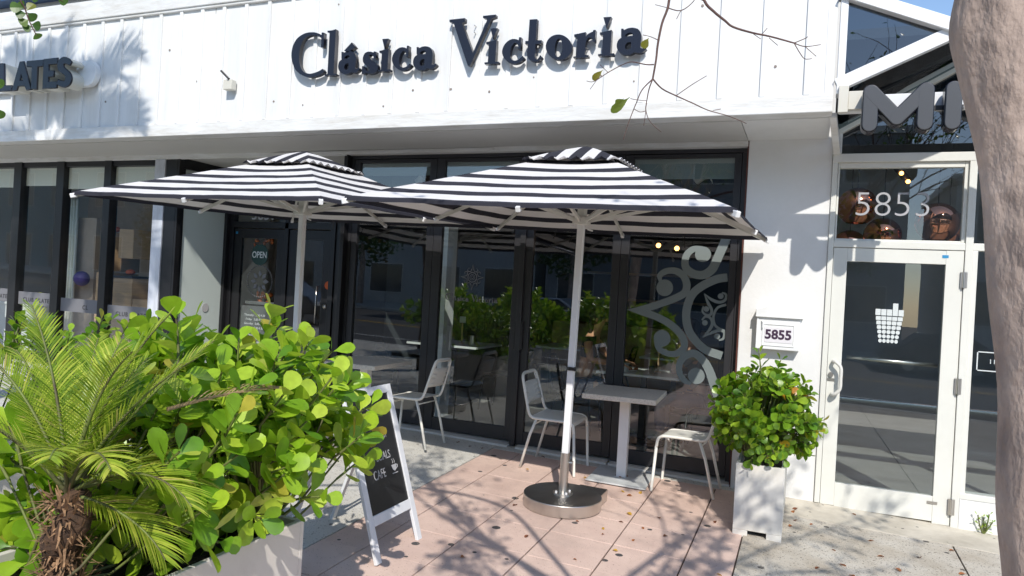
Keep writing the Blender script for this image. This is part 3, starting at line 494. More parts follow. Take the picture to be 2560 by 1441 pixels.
# ---------------------------------------------------------------- sign letters
GL = {"g":{"C":[[[-4.315,3.76],[-4.317,3.845],[-4.337,3.859],[-4.371,3.873],[-4.405,3.882],[-4.423,3.884],[-4.443,3.883],[-4.464,3.879],[-4.485,3.872],[-4.504,3.86],[-4.522,3.843],[-4.531,3.829],[-4.54,3.812],[-4.547,3.794],[-4.552,3.779],[-4.555,3.764],[-4.558,3.748],[-4.56,3.732],[-4.561,3.715],[-4.561,3.699],[-4.56,3.683],[-4.559,3.668],[-4.557,3.651],[-4.554,3.636],[-4.55,3.62],[-4.544,3.604],[-4.536,3.587],[-4.527,3.572],[-4.511,3.553],[-4.491,3.538],[-4.469,3.528],[-4.447,3.522],[-4.426,3.519],[-4.404,3.52],[-4.387,3.522],[-4.369,3.526],[-4.352,3.53],[-4.33,3.536],[-4.311,3.543],[-4.284,3.557],[-4.263,3.528],[-4.276,3.521],[-4.294,3.511],[-4.313,3.502],[-4.331,3.496],[-4.35,3.492],[-4.369,3.49],[-4.387,3.487],[-4.406,3.486],[-4.425,3.487],[-4.445,3.489],[-4.464,3.493],[-4.484,3.498],[-4.504,3.506],[-4.524,3.515],[-4.543,3.525],[-4.562,3.538],[-4.579,3.552],[-4.595,3.568],[-4.605,3.581],[-4.614,3.595],[-4.623,3.61],[-4.63,3.626],[-4.637,3.641],[-4.643,3.658],[-4.647,3.674],[-4.651,3.69],[-4.653,3.707],[-4.653,3.723],[-4.653,3.739],[-4.651,3.754],[-4.648,3.773],[-4.643,3.791],[-4.636,3.808],[-4.629,3.822],[-4.62,3.836],[-4.611,3.849],[-4.6,3.861],[-4.588,3.871],[-4.574,3.88],[-4.559,3.888],[-4.544,3.894],[-4.526,3.901],[-4.507,3.906],[-4.488,3.909],[-4.467,3.911],[-4.446,3.911],[-4.426,3.91],[-4.406,3.908],[-4.386,3.904],[-4.368,3.898],[-4.34,3.887],[-4.319,3.876],[-4.315,3.899],[-4.291,3.895],[-4.288,3.756]]],"l":[[[-4.252,3.91],[-4.228,3.909],[-4.2,3.909],[-4.176,3.913],[-4.16,3.917],[-4.158,3.908],[-4.157,3.505],[-4.124,3.5],[-4.125,3.486],[-4.256,3.491],[-4.257,3.504],[-4.226,3.505],[-4.227,3.888],[-4.251,3.894]]],"acc":[[[-4.055,3.709],[-3.976,3.78],[-3.932,3.733],[-4.015,3.689]]],"a":[[[-1.457,3.697],[-1.438,3.695],[-1.434,3.683],[-1.421,3.689],[-1.403,3.696],[-1.391,3.697],[-1.377,3.698],[-1.364,3.697],[-1.345,3.693],[-1.327,3.686],[-1.313,3.675],[-1.303,3.66],[-1.298,3.648],[-1.294,3.635],[-1.292,3.62],[-1.292,3.607],[-1.293,3.594],[-1.294,3.58],[-1.294,3.568],[-1.295,3.548],[-1.296,3.533],[-1.276,3.529],[-1.257,3.54],[-1.248,3.524],[-1.256,3.515],[-1.268,3.505],[-1.28,3.499],[-1.293,3.495],[-1.307,3.495],[-1.32,3.497],[-1.341,3.503],[-1.354,3.496],[-1.372,3.489],[-1.385,3.487],[-1.4,3.487],[-1.415,3.489],[-1.429,3.493],[-1.443,3.5],[-1.456,3.508],[-1.466,3.519],[-1.475,3.531],[-1.481,3.543],[-1.485,3.561],[-1.485,3.579],[-1.48,3.597],[-1.472,3.611],[-1.46,3.62],[-1.449,3.626],[-1.454,3.639]],[[-1.425,3.634],[-1.417,3.648],[-1.401,3.658],[-1.378,3.661],[-1.363,3.652],[-1.362,3.627],[-1.373,3.628],[-1.39,3.629],[-1.409,3.631]],[[-1.418,3.548],[-1.416,3.568],[-1.4,3.584],[-1.385,3.586],[-1.372,3.585],[-1.371,3.57],[-1.37,3.551],[-1.374,3.538],[-1.381,3.529],[-1.4,3.526],[-1.412,3.535]]],"s":[[[-3.73,3.68],[-3.708,3.675],[-3.709,3.609],[-3.728,3.616],[-3.734,3.635],[-3.753,3.652],[-3.773,3.654],[-3.783,3.644],[-3.775,3.624],[-3.76,3.612],[-3.74,3.597],[-3.726,3.588],[-3.711,3.578],[-3.699,3.568],[-3.687,3.555],[-3.68,3.541],[-3.679,3.526],[-3.682,3.511],[-3.69,3.499],[-3.703,3.49],[-3.719,3.483],[-3.737,3.48],[-3.757,3.478],[-3.777,3.48],[-3.795,3.487],[-3.809,3.494],[-3.824,3.479],[-3.848,3.483],[-3.849,3.555],[-3.83,3.552],[-3.824,3.539],[-3.815,3.523],[-3.792,3.504],[-3.772,3.504],[-3.766,3.52],[-3.781,3.54],[-3.794,3.549],[-3.809,3.559],[-3.823,3.569],[-3.835,3.582],[-3.843,3.597],[-3.846,3.615],[-3.845,3.635],[-3.839,3.653],[-3.829,3.668],[-3.815,3.677],[-3.799,3.682],[-3.781,3.682],[-3.764,3.68],[-3.736,3.67]]],"i":[[[-1.628,3.681],[-1.613,3.682],[-1.59,3.685],[-1.576,3.687],[-1.559,3.689],[-1.543,3.692],[-1.532,3.694],[-1.532,3.685],[-1.533,3.507],[-1.504,3.507],[-1.505,3.49],[-1.632,3.494],[-1.633,3.509],[-1.602,3.509],[-1.601,3.657],[-1.626,3.663]]],"tri":[[[-1.606,3.8],[-1.541,3.798],[-1.576,3.708]]],"c":[[[-2.32,3.698],[-2.301,3.695],[-2.3,3.594],[-2.321,3.597],[-2.322,3.61],[-2.324,3.625],[-2.334,3.645],[-2.347,3.654],[-2.363,3.65],[-2.379,3.632],[-2.386,3.618],[-2.39,3.602],[-2.393,3.585],[-2.394,3.567],[-2.392,3.551],[-2.388,3.536],[-2.38,3.522],[-2.37,3.512],[-2.347,3.504],[-2.332,3.506],[-2.318,3.51],[-2.306,3.517],[-2.296,3.526],[-2.28,3.54],[-2.262,3.519],[-2.274,3.507],[-2.291,3.494],[-2.308,3.486],[-2.327,3.481],[-2.341,3.48],[-2.357,3.48],[-2.372,3.482],[-2.387,3.487],[-2.401,3.494],[-2.415,3.503],[-2.428,3.514],[-2.44,3.526],[-2.451,3.54],[-2.458,3.554],[-2.464,3.569],[-2.467,3.583],[-2.467,3.597],[-2.464,3.611],[-2.46,3.624],[-2.453,3.638],[-2.445,3.65],[-2.435,3.661],[-2.424,3.67],[-2.412,3.677],[-2.399,3.683],[-2.381,3.687],[-2.362,3.687],[-2.339,3.681],[-2.322,3.673]]],"t":[[[-2.235,3.837],[-2.169,3.835],[-2.17,3.659],[-2.119,3.658],[-2.119,3.628],[-2.17,3.63],[-2.17,3.611],[-2.171,3.584],[-2.171,3.556],[-2.171,3.535],[-2.166,3.509],[-2.151,3.499],[-2.134,3.515],[-2.125,3.537],[-2.105,3.515],[-2.122,3.497],[-2.135,3.49],[-2.15,3.485],[-2.168,3.485],[-2.187,3.488],[-2.203,3.494],[-2.217,3.503],[-2.228,3.514],[-2.235,3.529],[-2.238,3.541],[-2.239,3.554],[-2.24,3.57],[-2.239,3.586],[-2.239,3.605],[-2.238,3.623],[-2.237,3.635],[-2.262,3.637],[-2.262,3.662],[-2.236,3.66]]],"o":[[[-1.918,3.673],[-1.896,3.657],[-1.879,3.638],[-1.865,3.617],[-1.857,3.594],[-1.854,3.57],[-1.857,3.548],[-1.865,3.528],[-1.878,3.511],[-1.896,3.497],[-1.917,3.489],[-1.941,3.485],[-1.966,3.486],[-1.991,3.493],[-2.015,3.504],[-2.036,3.52],[-2.054,3.539],[-2.068,3.561],[-2.077,3.584],[-2.08,3.608],[-2.077,3.63],[-2.068,3.651],[-2.055,3.668],[-2.037,3.681],[-2.015,3.69],[-1.992,3.693],[-1.967,3.692],[-1.941,3.685]],[[-1.936,3.58],[-1.937,3.563],[-1.94,3.548],[-1.944,3.534],[-1.949,3.523],[-1.956,3.515],[-1.963,3.51],[-1.97,3.509],[-1.977,3.512],[-1.984,3.519],[-1.99,3.529],[-1.995,3.541],[-1.998,3.556],[-2.0,3.572],[-2.001,3.589],[-2.0,3.605],[-1.997,3.621],[-1.993,3.635],[-1.988,3.646],[-1.982,3.654],[-1.975,3.658],[-1.968,3.659],[-1.96,3.656],[-1.954,3.65],[-1.948,3.64],[-1.943,3.628],[-1.939,3.613],[-1.937,3.597]]],"V":[[[-2.981,3.901],[-2.831,3.902],[-2.831,3.87],[-2.858,3.862],[-2.738,3.597],[-2.621,3.867],[-2.632,3.879],[-2.66,3.887],[-2.662,3.906],[-2.543,3.906],[-2.544,3.885],[-2.583,3.875],[-2.759,3.486],[-2.78,3.491],[-2.936,3.862],[-2.951,3.872],[-2.979,3.881]]],"r":[[[-1.842,3.682],[-1.745,3.694],[-1.741,3.659],[-1.733,3.669],[-1.72,3.68],[-1.702,3.688],[-1.686,3.693],[-1.683,3.706],[-1.664,3.704],[-1.664,3.613],[-1.671,3.605],[-1.684,3.621],[-1.694,3.645],[-1.718,3.648],[-1.729,3.638],[-1.737,3.622],[-1.74,3.61],[-1.742,3.598],[-1.743,3.582],[-1.743,3.565],[-1.743,3.544],[-1.742,3.525],[-1.742,3.512],[-1.712,3.506],[-1.713,3.49],[-1.838,3.493],[-1.839,3.503],[-1.812,3.505],[-1.814,3.654],[-1.839,3.661]]]},"pl":[["C",0,0],["l",0,0],["acc",0,0],["a",-2.626,0.004],["s",0,0],["tri",-2.044,-0.014],["i",-2.045,-0.0],["c",-1.07,0.009],["a",-1.834,-0.01],["V",0,0],["tri",-0.98,-0.008],["i",-0.991,-0.001],["c",0,0],["t",0,0],["o",0,0],["r",0,0],["tri",0,0],["i",0,0],["a",0,0]],"L":{"L":[[-8.633,3.84],[-8.545,3.83],[-8.527,3.58],[-8.398,3.575],[-8.396,3.52],[-8.609,3.518]],"A":[[-8.279,3.835],[-8.218,3.834],[-8.069,3.515],[-8.143,3.512],[-8.179,3.561],[-8.289,3.565],[-8.308,3.518],[-8.386,3.515]],"Ah":[[-8.246,3.706],[-8.204,3.617],[-8.274,3.619]],"T":[[-8.161,3.833],[-7.896,3.829],[-7.894,3.764],[-7.982,3.763],[-7.974,3.513],[-8.067,3.521],[-8.071,3.764],[-8.158,3.775]],"E":[[-7.884,3.836],[-7.667,3.836],[-7.665,3.773],[-7.804,3.776],[-7.802,3.705],[-7.718,3.698],[-7.716,3.638],[-7.799,3.639],[-7.798,3.579],[-7.656,3.576],[-7.657,3.512],[-7.88,3.513]],"S":[[-7.446,3.778],[-7.469,3.746],[-7.49,3.754],[-7.516,3.763],[-7.552,3.77],[-7.573,3.759],[-7.561,3.728],[-7.538,3.713],[-7.51,3.696],[-7.483,3.678],[-7.459,3.659],[-7.447,3.644],[-7.438,3.628],[-7.432,3.612],[-7.431,3.595],[-7.434,3.577],[-7.439,3.562],[-7.452,3.541],[-7.472,3.526],[-7.5,3.516],[-7.532,3.512],[-7.562,3.515],[-7.593,3.524],[-7.627,3.538],[-7.653,3.55],[-7.642,3.6],[-7.617,3.592],[-7.586,3.582],[-7.559,3.577],[-7.537,3.578],[-7.52,3.6],[-7.524,3.618],[-7.536,3.639],[-7.552,3.65],[-7.573,3.661],[-7.593,3.671],[-7.621,3.687],[-7.644,3.704],[-7.656,3.727],[-7.661,3.752],[-7.66,3.775],[-7.652,3.798],[-7.64,3.812],[-7.624,3.825],[-7.606,3.835],[-7.577,3.84],[-7.546,3.837],[-7.513,3.826],[-7.483,3.812],[-7.461,3.793]]},"orn":{"paths":[[[-0.65,1.812,0.0723],[-0.748,1.79,0.0723],[-0.878,1.715,0.0723],[-0.954,1.627,0.0723],[-0.987,1.486,0.0723],[-0.966,1.349,0.0723],[-0.907,1.256,0.0723],[-0.808,1.168,0.0723],[-0.659,1.125,0.0723]],[[-0.872,2.058,0.0405],[-0.95,2.053,0.0549],[-1.005,2.008,0.0607],[-1.023,1.937,0.0636],[-1.006,1.875,0.0694],[-0.938,1.83,0.0723],[-0.857,1.826,0.0752],[-0.792,1.87,0.0781],[-0.756,1.941,0.0781],[-0.673,2.169,0.0781]],[[-1.226,1.739,0.0202],[-1.241,1.798,0.0492],[-1.19,1.842,0.0549],[-1.104,1.85,0.0607],[-1.033,1.811,0.0636],[-0.997,1.736,0.0665],[-1.011,1.659,0.0665],[-1.09,1.606,0.0665],[-1.199,1.557,0.0636],[-1.379,1.49,0.0607],[-1.523,1.474,0.0043]],[[-1.523,1.476,0.0043],[-1.378,1.461,0.0607],[-1.248,1.427,0.0636],[-1.119,1.366,0.0665],[-1.017,1.275,0.0665],[-0.987,1.18,0.0636],[-1.049,1.112,0.0578],[-1.132,1.105,0.052],[-1.211,1.141,0.0492],[-1.248,1.215,0.0289]],[[-0.649,0.703,0.0781],[-0.711,0.861,0.0781],[-0.757,0.98,0.0752],[-0.816,1.07,0.0723],[-0.9,1.125,0.0694],[-0.979,1.091,0.0636],[-1.02,1.024,0.0578],[-1.015,0.941,0.0549],[-0.968,0.876,0.0492],[-0.912,0.857,0.0289]],[[-0.646,1.574,0.0217],[-0.719,1.542,0.0217],[-0.75,1.461,0.0217],[-0.726,1.38,0.0217],[-0.647,1.342,0.0217]],[[-0.84,1.661,0.0043],[-0.771,1.61,0.026],[-0.704,1.592,0.026],[-0.657,1.617,0.0231],[-0.654,1.661,0.0202],[-0.689,1.678,0.0145]],[[-0.84,1.661,0.0043],[-0.803,1.581,0.0246],[-0.769,1.521,0.0246],[-0.776,1.479,0.0231],[-0.813,1.473,0.0202],[-0.846,1.502,0.0173],[-0.842,1.551,0.0116]],[[-0.833,1.273,0.0043],[-0.775,1.349,0.026],[-0.756,1.405,0.026],[-0.776,1.448,0.0231],[-0.817,1.459,0.0202],[-0.848,1.424,0.0145]],[[-0.833,1.273,0.0043],[-0.756,1.32,0.026],[-0.684,1.346,0.026],[-0.65,1.328,0.0231],[-0.657,1.276,0.0202],[-0.693,1.259,0.0145]]],"discs":[[-0.869,2.007,0.0694],[-1.19,1.694,0.0752],[-1.188,1.237,0.0752],[-0.868,0.928,0.0723],[-0.698,1.646,0.0246],[-0.814,1.525,0.0246],[-0.82,1.403,0.0246],[-0.708,1.292,0.0246]]}}
S1 = empty('cafe_sign', 'large black serif cafe name in raised letters across the white fascia', 'sign', (-2.95, FY, 3.5))
mwS = basis((0, FY-0.0575, 0), (1, 0, 0), (0, 0, 1))
for gname, dx, dz in GL['pl']:
    polys([[(x+dx, z+dz) for x, z in p] for p in GL['g'][gname]], 'sign_letter' if gname not in ('acc', 'tri') else 'letter_mark', M['letter'], mwS, 0.0225, S1)
b = MB()
for gname, dx, dz in GL['pl']:
    P = GL['g'][gname][0]; cx = sum(p[0] for p in P)/len(P)+dx; cz = sum(p[1] for p in P)/len(P)+dz
    if gname == 'C': cx -= 0.13
    if gname in ('c', 'o', 'a', 's'): cx -= 0.06
    for q in (-0.03, 0.03): b.tube([(cx, FY-0.04, cz+q), (cx, FY, cz+q)], 0.004, 6)
b.build('standoff', M['steel'], S1)
S2 = empty('studio_sign', 'thick black sans-serif letters on white boxes, cut by the left edge', 'sign', (-8, FY, 3.5))
mwL = basis((0, FY-0.2325, 0), (1, 0, 0), (0, 0, 1)); mwB = basis((0, FY-0.155, 0), (1, 0, 0), (0, 0, 1))
for k in 'LATES':
    pp = [GL['L'][k]] + ([GL['L']['Ah']] if k == 'A' else [])
    polys(pp, 'letter_return', M['plasticw'], mwB, 0.07, S2)
    polys(pp, 'sign_letter', M['letter'], mwL, 0.004, S2, bevel=0.006)
MB().box(-9.4, -7.42, FY-0.07, FY-0.02, 3.56, 3.76).build('raceway', M['white'], S2, bev=0.01)
b = MB(); b.lathe([(0.001, 0), (0.14, 0), (0.14, 0.06), (0.001, 0.06)], (0, 0, 0), 32); b.v = [(x-7.40, FY-z-0.03, y+3.70) for x, y, z in b.v]; b.build('end_box', M['white'], S2, smooth='auto')
# small sensor box
SB = empty('light_sensor', 'small ivory junction box with tilted black sensor on the ribbed fascia', 'sensor', (-5.4, FY, 3.47))
MB().box(-5.465, -5.36, FY-0.09, FY-0.02, 3.42, 3.52).build('junction_box', M['plasticw'], SB, bev=0.006)
b = MB(); b.bar((-5.39, FY-0.09, 3.52), (-5.47, FY-0.12, 3.60), 0.03, 0.02); b.build('sensor_head', M['frame'], SB, bev=0.004)
# ---------------------------------------------------------------- juice shop (right)
N = empty('juice_shop', 'white framed glass shopfront with gabled upper glazing and numbered transom at right', 'building', (1.2, 0, 0))
b = MB(); b.box(0.142, 0.183, -0.02, 0.1, 0.0, 2.84); b.box(1.112, 1.165, -0.022, 0.1, -0.04, 2.84); b.box(0.183, 1.112, -0.018, 0.1, 2.098, 2.155); b.box(0.142, 4.0, -0.025, 0.1, 2.79, 2.86)
b.box(1.165, 4.0, -0.012, 0.1, 2.098, 2.155); b.box(1.165, 1.20, -0.012, 0.1, 0.2, 2.098); b.box(1.165, 4.0, -0.014, 0.1, 0.19, 0.235); b.box(2.15, 2.2, -0.012, 0.1, 0.235, 2.79); b.box(3.2, 3.25, -0.012, 0.1, 0.235, 2.79)
b.box(0.185, 0.2, 0.0, 0.06, 2.155, 2.79); b.box(1.083, 1.112, 0, 0.06, 2.155, 2.79); b.box(0.2, 1.083, 0, 0.06, 2.155, 2.17); b.box(0.2, 1.083, 0, 0.06, 2.745, 2.79)
b.build('shop_frame', M['wframe'], N, bev=0.004)
MB().box(1.167, 4.0, -0.02, 0.15, -0.2, 0.188).build('base_wall', M['stucco'], N)
dz0 = -0.005
b = MB(); b.box(0.186, 0.29, -0.01, 0.045, dz0-0.0, 2.094); b.box(0.988, 1.108, -0.01, 0.045, dz0-0.025, 2.094); b.box(0.29, 0.988, -0.008, 0.043, dz0-0.01, 0.18); b.box(0.29, 0.988, -0.008, 0.043, 1.985, 2.094)
DR = b.build('door', M['wframe'], N, bev=0.003); pane(DR, 0.29, 0.988, 0.018, 0.18, 1.985)
b = MB(); b.tube(catmull([(0.232, -0.01, 1.165), (0.232, -0.055, 1.165), (0.25, -0.075, 1.16), (0.285, -0.08, 1.12), (0.287, -0.08, 1.03), (0.285, -0.08, 0.95), (0.25, -0.075, 0.905), (0.232, -0.055, 0.90), (0.232, -0.01, 0.90)], 5), 0.014, 10); b.build('pull_handle', M['alud'], DR, smooth=True)
b = MB(); b.tube([(0.215, -0.011, 1.055), (0.215, -0.024, 1.055)], 0.02, 18); b.box(0.19, 0.245, -0.0125, -0.01, 1.0, 1.025); b.build('lock', M['steel'], DR)
b = MB(); b.tube([(0.33, 0.09, 1.20), (0.985, 0.09, 1.19)], 0.017, 10); b.build('push_bar', M['steel'], DR, smooth=True)
b = MB()
for z in (1.87, 1.05, 0.12):
    b = MB(); b.tube([(1.112, -0.03, z-0.06), (1.112, -0.03, z+0.06)], 0.011, 10); b.box(1.09, 1.135, -0.0255, -0.01, z-0.06, z+0.06); b.build('hinge', M['steel'], DR)
MB().box(0.962, 1.005, -0.0105, -0.0085, 2.035, 2.058).build('sticker', M['blue'], DR); MB().box(0.95, 1.02, -0.0125, -0.008, 0.118, 0.14).build('maker_plate', M['steel'], DR)
# white cup logo of squares that round off towards the bottom
b = MB()
for r in range(7):
    z = 1.575-0.036*r; half = 0.098-0.005*r
    for c in range(5):
        x = 0.62 + (c-2)*half*0.42; wd = half*0.42*0.9/2; hh = 0.0155; k = min(1, max(0, (r-1)/4.0)); zc = z; h2 = hh
        if r == 0: zc += 0.012; h2 = 0.025
        if r == 0 and c == 3: zc += 0.025; h2 = 0.05
        pts = []
        for i in range(24):
            a = 2*pi*i/24; cx_, cz_ = cos(a), sin(a); mxx = max(abs(cx_), abs(cz_)); sq = (cx_/mxx, cz_/mxx); pts.append((x+wd*(sq[0]*(1-k)+cx_*k), 0.012, zc+h2*(sq[1]*(1-k)+cz_*k)))
        b.face(pts)
b.build('cup_logo', M['signw'], DR)
pane(N, 0.2, 1.083, 0.03, 2.17, 2.745, M['glass'], 'transom_glass'); pane(N, 1.2, 2.15, 0.03, 0.235, 2.098); pane(N, 2.2, 3.2, 0.03, 0.235, 2.098); pane(N, 1.17, 4.0, 0.03, 2.155, 2.79)
text('5853', 0.285, 'shop_number', M['nickel'], (0.60, 0.02, 2.445), parent=N, ext=0.003, bold=-0.005, sx=1.0)
b = MB(); x0, x1, z0, z1, t_ = 1.235, 1.6, 1.18, 1.33, 0.008; b.box(x0, x1, 0.024, 0.026, z0, z0+t_); b.box(x0, x1, 0.024, 0.026, z1-t_, z1); b.box(x0, x0+t_, 0.024, 0.026, z0, z1); b.box(x1-t_, x1, 0.024, 0.026, z0, z1); hb = b.build('hours_frame', M['signw'], N)
text('11:00-8:00', 0.05, 'hours_lettering', M['signw'], (1.42, 0.024, 1.255), parent=hb)
# gable glazing
MB().box(0.145, 4.0, FY-0.02, FY+0.07, 2.995, 3.105).build('tie_beam', M['white'], N, bev=0.004)
def zA(x, z0=3.213, s=0.445): return z0+s*(x-0.141)
b = MB(); b.bar((0.12, FY, 3.185), (1.6, FY, 3.86), 0.09, 0.062, up=(0, 1, 0)); b.build('raking_beam', M['white'], N, bev=0.004)
b = MB(); b.bar((0.17, 0.0, 3.05), (1.6, 0.0, 3.88), 0.07, 0.075, up=(0, 1, 0)); b.build('raking_beam', M['wframe'], N, bev=0.004)
b = MB(); b.bar((0.12, FY, 3.85), (1.7, FY, 3.16), 0.085, 0.12, up=(0, 1, 0)); b.build('raking_beam', M['white'], N, bev=0.004)
b = MB(); b.box(0.12, 0.17, FY-0.03, FY+0.1, 3.12, 4.4); b.build('corner_post', M['white'], N, bev=0.004)
pb = MB(); pb.face([(0.17, FY+0.01, 3.24), (1.6, FY+0.01, 3.90), (1.6, FY+0.01, 3.15), (0.9, FY+0.01, 3.5), (0.17, FY+0.01, 3.82)]);
MB().prism([(0.17, 3.245), (0.80, 3.53), (0.17, 3.79)], FY+0.01, FY+0.018).build('gable_glass', M['glassd'], N)
b = MB(); n = [(0.15, FY+0.05, 3.19), (1.6, FY+0.05, 3.85), (1.6, -0.03, 3.87), (0.15, -0.03, 3.04)]; b.face(n); b.face([(x, y, z+0.01) for x, y, z in reversed(n)]); b.build('roof_glass', M['glassd'], N, fix=False)
b = MB(); b.bar((0.15, -0.43, 3.105), (1.6, -0.43, 3.85), 0.012, 0.03); b.build('roof_glass_joint', M['frame'], N)
MB().prism([(0.183, 2.862), (4.0, 2.862), (4.0, 4.3), (2.35, 4.3), (0.183, 3.03)], 0.03, 0.04).build('upper_glass', M['glassd'], N)
b = MB(); b.box(0.135, 0.205, -0.03, 0.03, 2.862, 3.1); b.bar((0.11, FY+0.1, 3.0), (0.17, -0.02, 2.87), 0.05, 0.04); b.build('side_bracket', M['trimw'], N, bev=0.004)
b = MB(); b.box(0.135, 0.20, FY-0.06, FY-0.02, 2.98, 3.17); b.box(0.20, 0.30, FY-0.05, FY-0.02, 3.0, 3.13); b.build('electrical_box', M['plasticw'], N, bev=0.004)
b = MB(); b.box(0.14, 4.05, 7.9, 8, 0, 4.3); b.box(4.0, 4.1, FY, 8, -0.3, 4.4); b.build('shop_wall', M['stucco'], N)
b = MB(); b.box(0.16, 4, 0.1, 8, -0.2, -0.03); b.build('shop_floor', M['ifloor'], N); MB().box(0.16, 4.05, 1.5, 8, 4.3, 4.4).build('shop_roof', M['bldg3'], N)
# MI letters
S3 = empty('shop_letters', 'rounded dark grey letters M and I standing before the white tie beam', 'sign', (0.55, FY-0.08, 2.97))
def capsule(path, r, y0, y1, m, name, parent):
    b = MB()
    for k, (a, c) in enumerate(zip(path, path[1:])):
        dx, dz = c[0]-a[0], c[1]-a[1]; an = atan2(dz, dx); P = [(a[0]+r*cos(an+pi/2+pi*i/10), a[1]+r*sin(an+pi/2+pi*i/10)) for i in range(11)]+[(c[0]+r*cos(an-pi/2+pi*i/10), c[1]+r*sin(an-pi/2+pi*i/10)) for i in range(11)]
        b.prism(P, y0-0.0006*k, y1+0.0006*k)
    return b.build(name, m, parent, bev=0.004)
ml = mat('letter_slate', (0.075, 0.078, 0.085), 0.3); rr = 0.045
for pth in ([(0.335, 2.86), (0.335, 3.085), (0.50, 2.90), (0.665, 3.085), (0.665, 2.86)], [(0.825, 2.86), (0.825, 3.085)]):
    capsule(pth, rr+0.006, FY-0.17, FY-0.07, M['letter'], 'letter_return', S3); capsule(pth, rr, FY-0.182, FY-0.165, ml, 'sign_letter', S3)
b = MB(); b.box(0.3, 0.9, FY-0.075, FY-0.05, 2.97, 3.0); b.box(0.36, 0.38, FY-0.06, FY-0.02, 2.96, 3.06); b.box(0.78, 0.8, FY-0.06, FY-0.02, 2.96, 3.06); b.build('letter_rail', M['frame'], S3)
# copper pendants inside the juice shop
P0 = empty('pendant_lamp', 'copper globe pendant lamp glowing behind the numbered transom', 'lamp', (0, 0, 0), 'copper globe pendants behind the transom', world=False)
b = MB(); b.lathe([(0.03, 0.17)]+[(0.19*sin(pi*i/12), 0.19*cos(pi*i/12)) for i in range(1, 11)], (0, 0, 0), 24); b.build('globe', M['copper'], P0, smooth=True)
MB().ball((0, 0, -0.02), 0.03).build('bulb', M['bulb'], P0, smooth=True); MB().tube([(0, 0, 0.17), (0, 0, 1.7)], 0.005, 6).build('cord', M['black'], P0)
for i, p in enumerate([(0.42, 1.5, 2.62), (1.10, 1.3, 2.45), (0.72, 2.2, 2.40), (0.42, 2.6, 2.3), (1.35, 2.3, 2.5)]):
    if i == 0: P0.location = p
    else: dup(P0, p, 0, 'copper globe pendant lamp '+['', 'at the right end', 'behind, second from left', 'low at the left, farthest back', 'at the far right, half behind the frame'][i]+' of the transom')
for q in range(2):
    t = empty('track_spotlight', ('left' if q == 0 else 'right')+' lit track spotlight above the copper globes behind the transom', 'lamp', (0.75+0.06*q, 1.4, 2.95-0.08*q), world=True)
    MB().tube([(0.75+0.06*q, 1.45, 3.0-0.08*q), (0.78+0.06*q, 1.35, 2.93-0.08*q)], 0.035, 14).build('housing', M['black'], t, smooth='auto'); MB().ball((0.782+0.06*q, 1.345, 2.925-0.08*q), 0.02).build('bulb', M['bulb'], t)
# ---------------------------------------------------------------- pane ornaments
O = empty('door_ornament', 'large etched scroll and ring ornament on the right folding door glass', 'decal', (-1.0, 0.095, 1.5))
orn = GL['orn']; strokes(orn['paths'][:5], orn['discs'][:4], 0.094, 0.001).build('outer_scrolls', M['decal'], O, fix=False); strokes(orn['paths'][5:], orn['discs'][4:], 0.093, 0.001).build('inner_scrolls', M['decal'], O, fix=False)
E_ = empty('emblem_lettering', 'small sun emblem with the cafe name etched on the second glass door', 'decal', (-3.11, 0.095, 1.6))
cx, cz = -3.112, 1.700; s_ = 0.125/325
pt = []
for k in range(4):
    for sg in (1, -1):
        q = []
        for (x, z, w_) in ((0, -330, 5), (35, -185, 16), (90, -145, 18), (140, -160, 15), (140, -215, 13), (95, -235, 9)):
            x *= sg; a = k*pi/2; X, Z = x*cos(a)-(-z)*sin(a), x*sin(a)+(-z)*cos(a); q.append((cx+X*s_, cz+Z*s_, w_*s_*1.2))
        pt.append(q)
for r_, w_ in ((125, 24), (72, 12), (38, 10)): pt.append([(cx+r_*s_*cos(2*pi*i/16), cz+r_*s_*sin(2*pi*i/16), w_*s_) for i in range(17)])
strokes(pt, [], 0.0955, 0.001, 4).build('sun_emblem', M['film'], E_, fix=False)
k_ = 0.587/3.43; ax = -4.653; ad = -3.4045
for gname, dx, dz in GL['pl']:
    polys([[(ad+(x+dx-ax)*k_, 1.455+(z+dz-3.486)*k_) for x, z in p] for p in GL['g'][gname]], 'etched_letter', M['signw'] if gname in ('t',) and dx == 0 else M['film'], basis((0, 0.0945, 0), (1, 0, 0), (0, 0, 1)), 0.0005, E_)
# ---------------------------------------------------------------- mailbox
MBX = empty('mailbox', 'white wall mailbox with arched lid and dark house number 5855 on the pillar', 'mailbox', (-0.2, -0.06, 1.2))
mx = Matrix.Translation((0, 0, 0))
MB().box(-0.365, -0.035, -0.095, 0.0, 1.225, 1.50).build('box', M['white'], MBX, bev=0.006)
b = MB(); A = [(-0.385, 1.50), (-0.385, 1.555)]+[(-0.385+0.37*i/12, 1.545+0.065*sin(pi*i/12)) for i in range(1, 12)]+[(-0.015, 1.555), (-0.015, 1.50)]
b.prism(A, -0.115, 0.0); b.build('lid', M['white'], MBX, bev=0.005)
b = MB(); b.box(-0.385, -0.015, -0.12, -0.0, 1.492, 1.502); b.box(-0.375, -0.36, -0.10, 0.0, 1.23, 1.5); b.tube([(-0.335, -0.105, 1.46), (-0.325, -0.115, 1.45), (-0.325, -0.115, 1.40)], 0.006, 8); b.build('lid_trim', M['white'], MBX, bev=0.002)
b = MB(); fx0, fx1, fz0, fz1 = -0.318, -0.085, 1.265, 1.43; MB().box(fx0+0.008, fx1-0.008, -0.0985, -0.094, fz0+0.02, fz1-0.02).build('number_plate', M['paper'], MBX)
